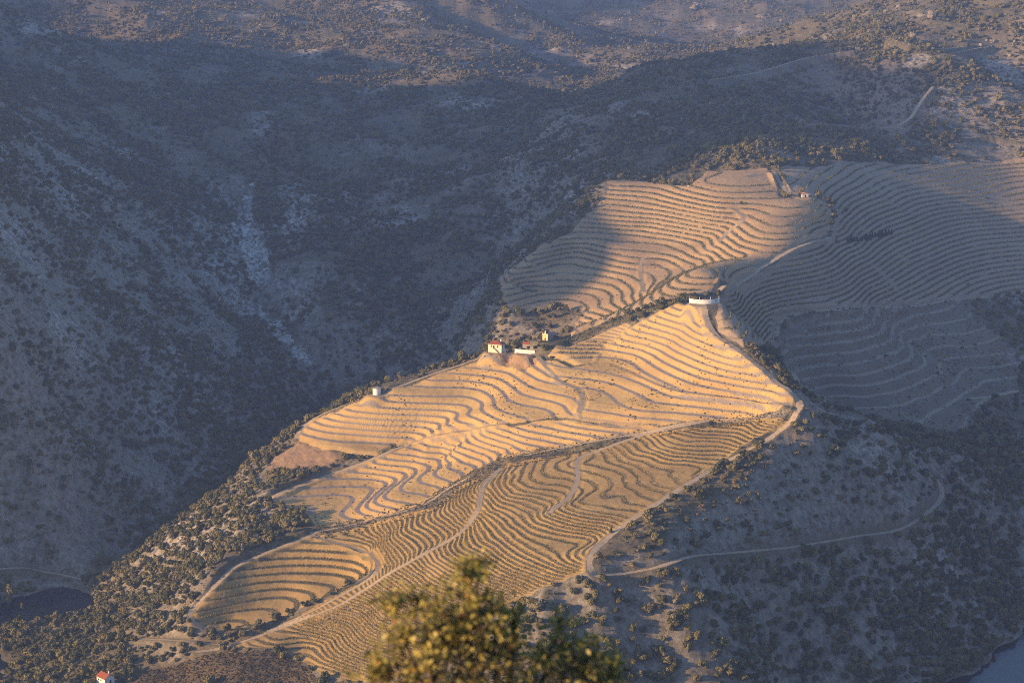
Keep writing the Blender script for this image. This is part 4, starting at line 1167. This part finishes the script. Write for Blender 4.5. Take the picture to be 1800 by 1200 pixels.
arc(MB(), R0 - 0.4, R0, -2.0, 2.8, -HA, HA).build('wall', M['white'], g)
mb = MB()
for k in range(3): arc(mb, R0, R0 + .02, 1.9 - 0.9 * (k == 1), 2.5 - 0.9 * (k == 1), -0.62 + 0.17 * k, -0.52 + 0.17 * k, 4)
for k in range(5): arc(mb, R0, R0 + .02, 1.9, 2.5, -0.40 + 0.05 * k, -0.385 + 0.05 * k, 2)
mb.build('lettering', M['ink'], g)
mb = MB(); arc(mb, R0, R0 + .02, 0.9, 2.2, 0.56, 0.66, 6); mb.build('emblem', M['teal'], g)
mb = MB()
for k in range(4): arc(mb, R0, R0 + .02, 2.1 - .1 * k, 2.5, 0.53 + 0.06 * k, 0.57 + 0.06 * k, 3)
mb.build('lettering', M['ink'], g)
for k in range(13):
    a = -HA + 0.03 + (2 * HA - 0.06) * k / 12
    x_, y_ = (R0 - 0.2) * math.sin(a), -(R0 - 0.2) * math.cos(a)
    MB().box(x_ - .13, x_ + .13, y_ - .13, y_ + .13, 2.8, 4.6).build('post', M['wood'] if k % 4 else M['white'], g)
arc(MB(), R0 - 0.28, R0 - 0.12, 4.3, 4.45, -HA, HA).build('rail', M['wood'], g)

# cottage by the wood, bottom left
k = empty('cottage', P_COTTAGE, math.radians(-44), 'white cottage with a bright red gabled roof in the wood at the bottom left', 'house')
# its ridge runs along local x: build along y and turn
kk = MB(); gable_walls(kk, 6.4, 7.8, 5.4, 1.9)
turn = lambda mb_: setattr(mb_, 'v', [(-y_, x_, z_) for x_, y_, z_ in mb_.v])
turn(kk); kk.build('wall', M['white'], k)
kk = MB(); gable_roof(kk, 6.4, 7.8, 5.4, 1.9, 0.35); turn(kk); rf = kk.build('roof', M['tile'], k)
MB().box(1.4, 2.0, 0.9, 1.5, 6.2, 8.4).build('chimney', M['white'], rf)
for x_ in (-2.2, 0.2): opening(k, 'window', x_, 3.3, 0.8, 1.0, ('f', -3.2))
opening(k, 'door', 0.6, 1.6, 1.0, 2.2, ('r', 3.9))

# small outbuildings
def hut(name, pos, rz, w_, d_, h_, rise, wall, roof, label, cat, door=True):
    o = empty(name, pos, math.radians(rz), label, cat)
    q = MB(); gable_walls(q, w_, d_, h_, rise); q.build('wall', wall, o)
    q = MB(); gable_roof(q, w_, d_, h_, rise, 0.25); q.build('roof', roof, o)
    if door: opening(o, 'door', 0, 0, 0.9, min(1.9, h_ - .2), ('f', -d_ / 2))
    return o
hut('shed', P_SHED, 12, 5.4, 4.2, 2.3, 1.2, M['plaster'], M['tile_orange'], 'low shed with an orange roof beside the track in the upper vineyard', 'shed')
(x, y), = sight([1430], [347]); z = float(ground(x, y)[0])
o = empty('water_trough', (x, y, z), 0.1, 'pale open concrete basin to the right of the orange-roofed shed', 'trough')
q = MB(); q.box(-2.2, 2.2, -1.6, -1.3, -1, 1.9); q.box(-2.2, 2.2, 1.3, 1.6, -1, 1.9); q.box(-2.2, -1.9, -1.3, 1.3, -1, 1.9); q.box(1.9, 2.2, -1.3, 1.3, -1, 1.9); q.build('basin', M['stone'], o)
(x, y), = sight([1211], [323.5]); z = float(ground(x, y)[0])
hut('hut', (x, y, z), -25, 3.6, 3.2, 2.3, 0.8, M['white'], M['slate'], 'tiny white hut at the top edge of the upper vineyard', 'hut')
(x, y), = sight([928], [604]); z = float(ground(x, y)[0])
hut('tiled_shed', (x, y, z - 0.3), 70, 4.0, 6.4, 1.9, 1.0, M['stone'], M['tile'], 'low tiled shed between the farmhouse garden tree and the chapel', 'shed')
for i, (px, py, lab) in enumerate(((1492, 67, 'left one of two ruined stone huts on the crest of the right hill'), (1508, 67, 'right one of two ruined stone huts on the crest of the right hill'))):
    (x, y), = sight([px], [py + 2]); z = float(ground(x, y)[0])
    o = empty('ruined_hut', (x, y, z), 0.35 * i - 0.3, lab, 'hut', 'ruined huts on the hill crest')
    q = MB(); q.box(-2.4, 2.4, -2, -1.6, -1, 2.6 + i * .3); q.box(-2.4, -2.0, -1.6, 1.6, -1, 2.2); q.box(2.0, 2.4, -1.6, 1.6, -1, 1.6); q.box(-2.4, 2.4, 1.6, 2.0, -1, 1.9); q.build('wall', M['stone'], o)
# stone posts in the fields
for px, py, hh, lab in ((969, 637, 2.4, 'lone post beside the track below the chapel'), (1219, 676, 3.2, 'lone post among the bare terraces of the bright field')):
    (x, y), = sight([px], [py]); z = float(ground(x, y)[0])
    q = MB(); q.tube([(0, 0, -.4), (0.03, 0, hh)], [0.16, 0.12], 7); q.box(-.35, .35, -.08, .08, hh - .5, hh - .35)
    o = q.build('wooden_post', M['wood']); o.location = (x, y, z); tag(o, lab, 'post')

# ---------------------------------------------------------------- trees one can tell apart
def one_tree(name, px, py, wide, tall, label, me, lift_=0.0, group=None, tr=1.0):
    (x, y), = sight([px], [py]); z = float(ground(x, y)[0])
    t = empty(name, (x, y, z - 0.1), rng.uniform(0, 6), label, 'tree', group)
    c_ = bpy.data.objects.new('crown', me); COL.objects.link(c_); c_.parent = t
    hgt = max(v.co.z for v in me.vertices); c_.scale = (wide / 2, wide / 2, (tall - lift_) / hgt); c_.location = (0, 0, lift_)
    k_ = bpy.data.objects.new('trunk', TRUNK); COL.objects.link(k_); k_.parent = t; k_.scale = (wide / 2.4 * tr, wide / 2.4 * tr, tall * 0.6)
    return t
BIG = crown_mesh('crown', M['oak'], 16, 0.9, 1400, 0.075, 1.0, 77)
one_tree('garden_tree', 907, 606, 9.4, 7.4, 'large rounded tree between the farmhouse and the chapel', BIG)
for px, py, w_, t_, lab in ((932, 598, 5.0, 4.6, 'dark bushy tree just left of the chapel front'), (944, 601, 4.2, 4.0, 'dark small tree touching the chapel front'), (921, 597, 4.0, 3.6, 'low tree behind the tiled shed'),
                            (889, 607, 5.4, 4.2, 'dark tree right behind the farmhouse gable'), (848, 617, 6.0, 5.0, 'dark tree at the left end of the farmhouse'), (858, 613, 5.0, 5.0, 'tree standing behind the left corner of the farmhouse'),
                            (940, 616, 3.2, 3.0, 'round shrub-like tree at the right end of the inscribed wall'), (948, 612, 3.6, 3.4, 'small dark tree between the inscribed wall and the chapel'), (980, 594, 3.4, 3.0, 'dark round tree at the rear end of the chapel'),
                            (915, 608, 3.0, 2.6, 'low bushy tree behind the left half of the inscribed wall'), (928, 611, 3.2, 2.6, 'low bushy tree behind the right half of the inscribed wall'),
                            (1404, 345, 4.5, 3.6, 'small tree between the upper track end and the shed'), (1410, 338, 5.0, 4.2, 'tree right behind the orange-roofed shed'), (1487, 372, 5.5, 4.6, 'lone round tree on the bend of the shaded terraces'),
                            (1302, 358, 3.4, 2.8, 'lone small tree beside the track junction in the upper vineyard'), (1702, 500, 3.5, 3.0, 'lone dark tree at the diagonal path of the shaded vineyard')):
    one_tree('round_tree', px, py, w_, t_, lab, OAK[int(rng.integers(0, 6))])
def cone_mesh(name, seed, spread=1.0):
    r = np.random.default_rng(seed); n = 700; t = r.random(n) ** 0.8
    rad = (1 - t) ** 0.75 * (0.82 + 0.35 * r.random(n)) * np.clip(t * 9 + .3, 0, 1); a = r.uniform(0, 6.28, n)
    pos = np.stack([rad * np.cos(a), rad * np.sin(a), t * 4], 1); nv = np.stack([np.cos(a), np.sin(a), np.full(n, 0.35)], 1)
    q = leaf_quads(pos, nv, r.uniform(0.15, 0.34, n), 0.9, 0.5)
    v = [tuple(p) for p in q.reshape(-1, 3)]; f = [(4 * i, 4 * i + 1, 4 * i + 2, 4 * i + 3) for i in range(n)]
    n0 = len(v); m_ = 12; zs = np.linspace(0, 3.7, 9)
    for zc in zs:
        for j in range(m_):
            rr_ = 0.72 * (1 - zc / 4) ** 0.75 * min(1, zc * 2 + .3) * r.uniform(.85, 1.1); v.append((rr_ * math.cos(j * 6.283 / m_), rr_ * math.sin(j * 6.283 / m_), zc))
    for i in range(len(zs) - 1):
        for j in range(m_): f.append((n0 + i * m_ + j, n0 + i * m_ + (j + 1) % m_, n0 + (i + 1) * m_ + (j + 1) % m_, n0 + (i + 1) * m_ + j))
    me = bpy.data.meshes.new(name); me.from_pydata(v, [], f); me.materials.append(M['cypress']); me.update(); return me
M['cypress'] = leaf_mat('dark cypress foliage', [(0.2, (0.022, 0.034, 0.02)), (0.6, (0.04, 0.055, 0.03)), (0.95, (0.065, 0.08, 0.04))])
CONES = [cone_mesh('crown', 60 + i) for i in range(3)]
CY = [(1491, 425, 3.0, 4.6), (1496, 424.5, 3.6, 5.4), (1501, 424, 3.0, 4.2), (1507, 423, 2.6, 3.4), (1514, 422, 3.4, 4.0), (1522, 420.5, 4.6, 5.6), (1529, 419, 4.0, 5.0), (1533, 418.5, 1.7, 7.2), (1538, 417.5, 3.2, 4.8), (1545, 416, 4.4, 6.4), (1550, 415.5, 4.2, 6.2), (1557, 414.5, 3.0, 5.6), (1562, 413.5, 3.0, 5.0), (1567, 412, 2.2, 5.4)]
for i, (px, py, w_, t_) in enumerate(CY):
    lab = 'slim tallest cypress standing out of the middle of the row' if i == 7 else 'dark conical cypress in the row between the upper and the shaded vineyard'
    one_tree('cypress', px, py, w_, t_, lab, CONES[i % 3], 0.15, 'row of cypresses between the vineyards')
one_tree('cypress', 1470, 424, 1.5, 5.2, 'lone slim cypress left of the cypress row', CONES[1], 0.1)
one_tree('juniper', 1074, 936, 1.9, 3.6, 'small dark juniper beside the ridge track, alone', CONES[2], 0.1)
POP = crown_mesh('crown', M['oak'], 15, 1.0, 900, 0.15, 2.7, 31)
one_tree('poplar', 18, 1068, 6.0, 18.0, 'tall slender poplar on the bank of the dark pool at the left edge', POP, 1.5)
one_tree('poplar', 40, 1078, 3.6, 8.0, 'short poplar right of the tall one on the bank of the pool', POP, 0.8)

# rock tors on the skyline of the right hill and the far spurs
def tor(px, py, wide, tall, label, seed):
    (x, y), = sight([px], [py]); z = float(ground(x, y)[0]); r = random.Random(seed)
    V, F = [], []
    for k_ in range(11):
        me = ROCKS[r.randrange(5)]; n0 = len(V); s_ = r.uniform(.28, .5) * wide; hz_ = r.uniform(.22, .5) * tall; a = r.uniform(0, 6.28); d_ = r.uniform(0, .4) * wide
        zc = r.uniform(0.0, 0.62) * tall * (1 - d_ / wide)
        ca, sa = math.cos(a * 2), math.sin(a * 2)
        for v in me.vertices: V.append((d_ * math.cos(a) + (v.co.x * ca - v.co.y * sa) * s_, d_ * math.sin(a) + (v.co.x * sa + v.co.y * ca) * s_, zc + v.co.z * hz_))
        F += [tuple(i_ + n0 for i_ in p.vertices) for p in me.polygons]
    me = bpy.data.meshes.new('rock_tor'); me.from_pydata(V, [], F); me.materials.append(M['rock']); me.update()
    o = bpy.data.objects.new('rock_tor', me); COL.objects.link(o); o.location = (x, y, z - 1); tag(o, label, 'rock', 'rock tors on the heights')
for i, (px, py, w_, t_, lab) in enumerate(((1638, 34, 11, 15, 'tallest sunlit rock tor near the top of the right hill'), (1556, 50, 9, 6, 'low boulder pile left of the tall tor on the right hill'), (1564, 24, 13, 6, 'broad rock pile near the top edge, left of the tall tor'),
        (1604, 44, 8, 6, 'rock pile touching the left foot of the tall tor'), (1745, 66, 8, 5, 'isolated rock lump on the right hill near the frame edge'), (1225, 28, 20, 14, 'jagged tor on the far spur at the top, right of centre'), (1340, 40, 16, 8, 'low rock knob on the far slope above the crest'),
        (90, 44, 10, 8, 'rock tor on the sunlit spur at the top left'), (240, 90, 9, 7, 'rock face at the lower edge of the top left spur'), (745, 40, 10, 8, 'rock knob on the sunlit spur at the top centre'), (790, 100, 9, 6, 'low rocks halfway down the top centre spur'), (1285, 106, 8, 7, 'rock spike on the left rim of the right hill'))):
    tor(px, py, w_, t_, lab, i)

# ---------------------------------------------------------------- the oak in front of the viewer
OX, OY = -0.15, 13.6
oz = float(ground(OX, OY)[0])
oak = empty('oak_tree', (OX, OY, oz), 0, 'out-of-focus oak with small yellow-green leaves in the foreground', 'tree')
m, nt, b = mat('oak leaf', 0.5)
tone = attr(nt, 'tone')
lc = ramp(nt, tone, [(0.0, (0.07, 0.068, 0.022)), (0.35, (0.19, 0.175, 0.045)), (0.65, (0.36, 0.30, 0.07)), (0.88, (0.58, 0.45, 0.11)), (1.0, (0.42, 0.17, 0.07))])
nt.links.new(lc, b.inputs['Base Color']); b.inputs['Specular IOR Level'].default_value = 0.5
tr = nt.nodes.new('ShaderNodeBsdfTranslucent'); nt.links.new(lc, tr.inputs[0])
ms = nt.nodes.new('ShaderNodeMixShader'); ms.inputs[0].default_value = 0.35
nt.links.new(b.outputs[0], ms.inputs[1]); nt.links.new(tr.outputs[0], ms.inputs[2]); nt.links.new(ms.outputs[0], nt.nodes['Material Output'].inputs[0])
M['oak_leaf'] = m
PXM = 3500.0 / 14.6
def fore(px, py, dy=0.0):
    rx_, rz__ = ray(px, py); y_ = OY + dy
    return Vector((float(rx_) * y_, y_, CAM_Z + float(rz__) * y_)) - Vector((OX, OY, oz))
LOBES = [(826, 1010, 44, 0), (818, 1060, 62, .05), (800, 1095, 74, .1), (745, 1125, 70, -.1), (700, 1125, 44, .05), (868, 1090, 56, .15), (905, 1090, 30, .2), (800, 1160, 120, 0), (700, 1190, 70, 0), (880, 1160, 76, 0), (690, 1062, 34, 0), (742, 1060, 30, .1), (838, 1000, 34, 0), (905, 1140, 40, .1),
         (1000, 1150, 58, .25), (1045, 1165, 50, .3), (985, 1100, 32, .3), (1010, 1195, 80, .2), (1075, 1195, 36, .3), (945, 1165, 36, .2), (660, 1185, 34, 0), (800, 1290, 170, 0), (950, 1290, 150, .2), (660, 1290, 110, .1)]
tk = MB(); tk.tube([(0.1, 0.05, -0.4), (0.05, 0, 1.0), (0.0, 0, 2.2), fore(800, 1330)], [0.20, 0.16, 0.13, 0.08], 10)
tk.build('trunk', M['bark'], oak, True)
bases = []
for px, py, rp_, dy in LOBES:
    e = fore(px, py, dy); s_ = Vector((0.02, 0, 2.0 + random.uniform(0, .8))); mid = (s_ + e) / 2 + Vector((random.uniform(-.1, .1), random.uniform(-.1, .1), -.15))
    MB().tube([s_, mid, e], [0.045, 0.03, 0.008], 6).build('branch', M['bark'], oak, True)
cs, rs_ = [], []
twigs = MB()
for px, py, rp_, dy in LOBES:
    e = fore(px, py, dy); R_ = rp_ / PXM
    for _ in range(int(24 * (rp_ / 60) ** 2) + 8):
        dv = np.array([random.gauss(0, 1) for _ in range(3)]); dv /= np.linalg.norm(dv)
        tip = np.array(e) + dv * R_ * random.uniform(0.45, 1.12) ** 0.8 + np.array([0, 0, 0.03])
        twigs.tube([tuple(np.array(e) + dv * R_ * 0.25), tuple(tip)], [0.006, 0.003], 4)
        n = random.randint(6, 10)
        cs.append(tip + rng.normal(0, 0.032, (n, 3)) + np.outer(rng.uniform(-1, 0.3, n) * 0.11, dv))
twigs.build('twig', M['bark'], oak)
cs = np.concatenate(cs); n = len(cs)
lq = leaf_quads(cs, np.tile([[-0.25, -0.3, 0.6]], (n, 1)), rng.uniform(0.016, 0.031, n), 0.62, 0.8)
me = quads_mesh('leaves', lq, M['oak_leaf'])
a = me.attributes.new('tone', 'FLOAT', 'POINT'); a.data.foreach_set('value', np.repeat(np.clip(rng.normal(0.48, 0.24, n), 0, 1), 4).astype(np.float32))
o = bpy.data.objects.new('leaves', me); COL.objects.link(o); o.parent = oak
print('oak leaves', n)

# ---------------------------------------------------------------- the air of the valley
hb = MB(); hb.box(-5600, 5600, -5600, 5600, -8.5 - 1.0, 780.0)
hm = bpy.data.materials.new('valley haze'); hm.use_nodes = True
hn = hm.node_tree; hn.nodes.clear()
pv = hn.nodes.new('ShaderNodeVolumePrincipled'); ho = hn.nodes.new('ShaderNodeOutputMaterial')
pv.inputs['Color'].default_value = (0.37, 0.53, 1.0, 1); pv.inputs['Density'].default_value = 0.00011; pv.inputs['Anisotropy'].default_value = 0.2
hn.links.new(pv.outputs[0], ho.inputs['Volume'])
hz_o = hb.build('haze', hm); hz_o['kind'] = 'stuff'
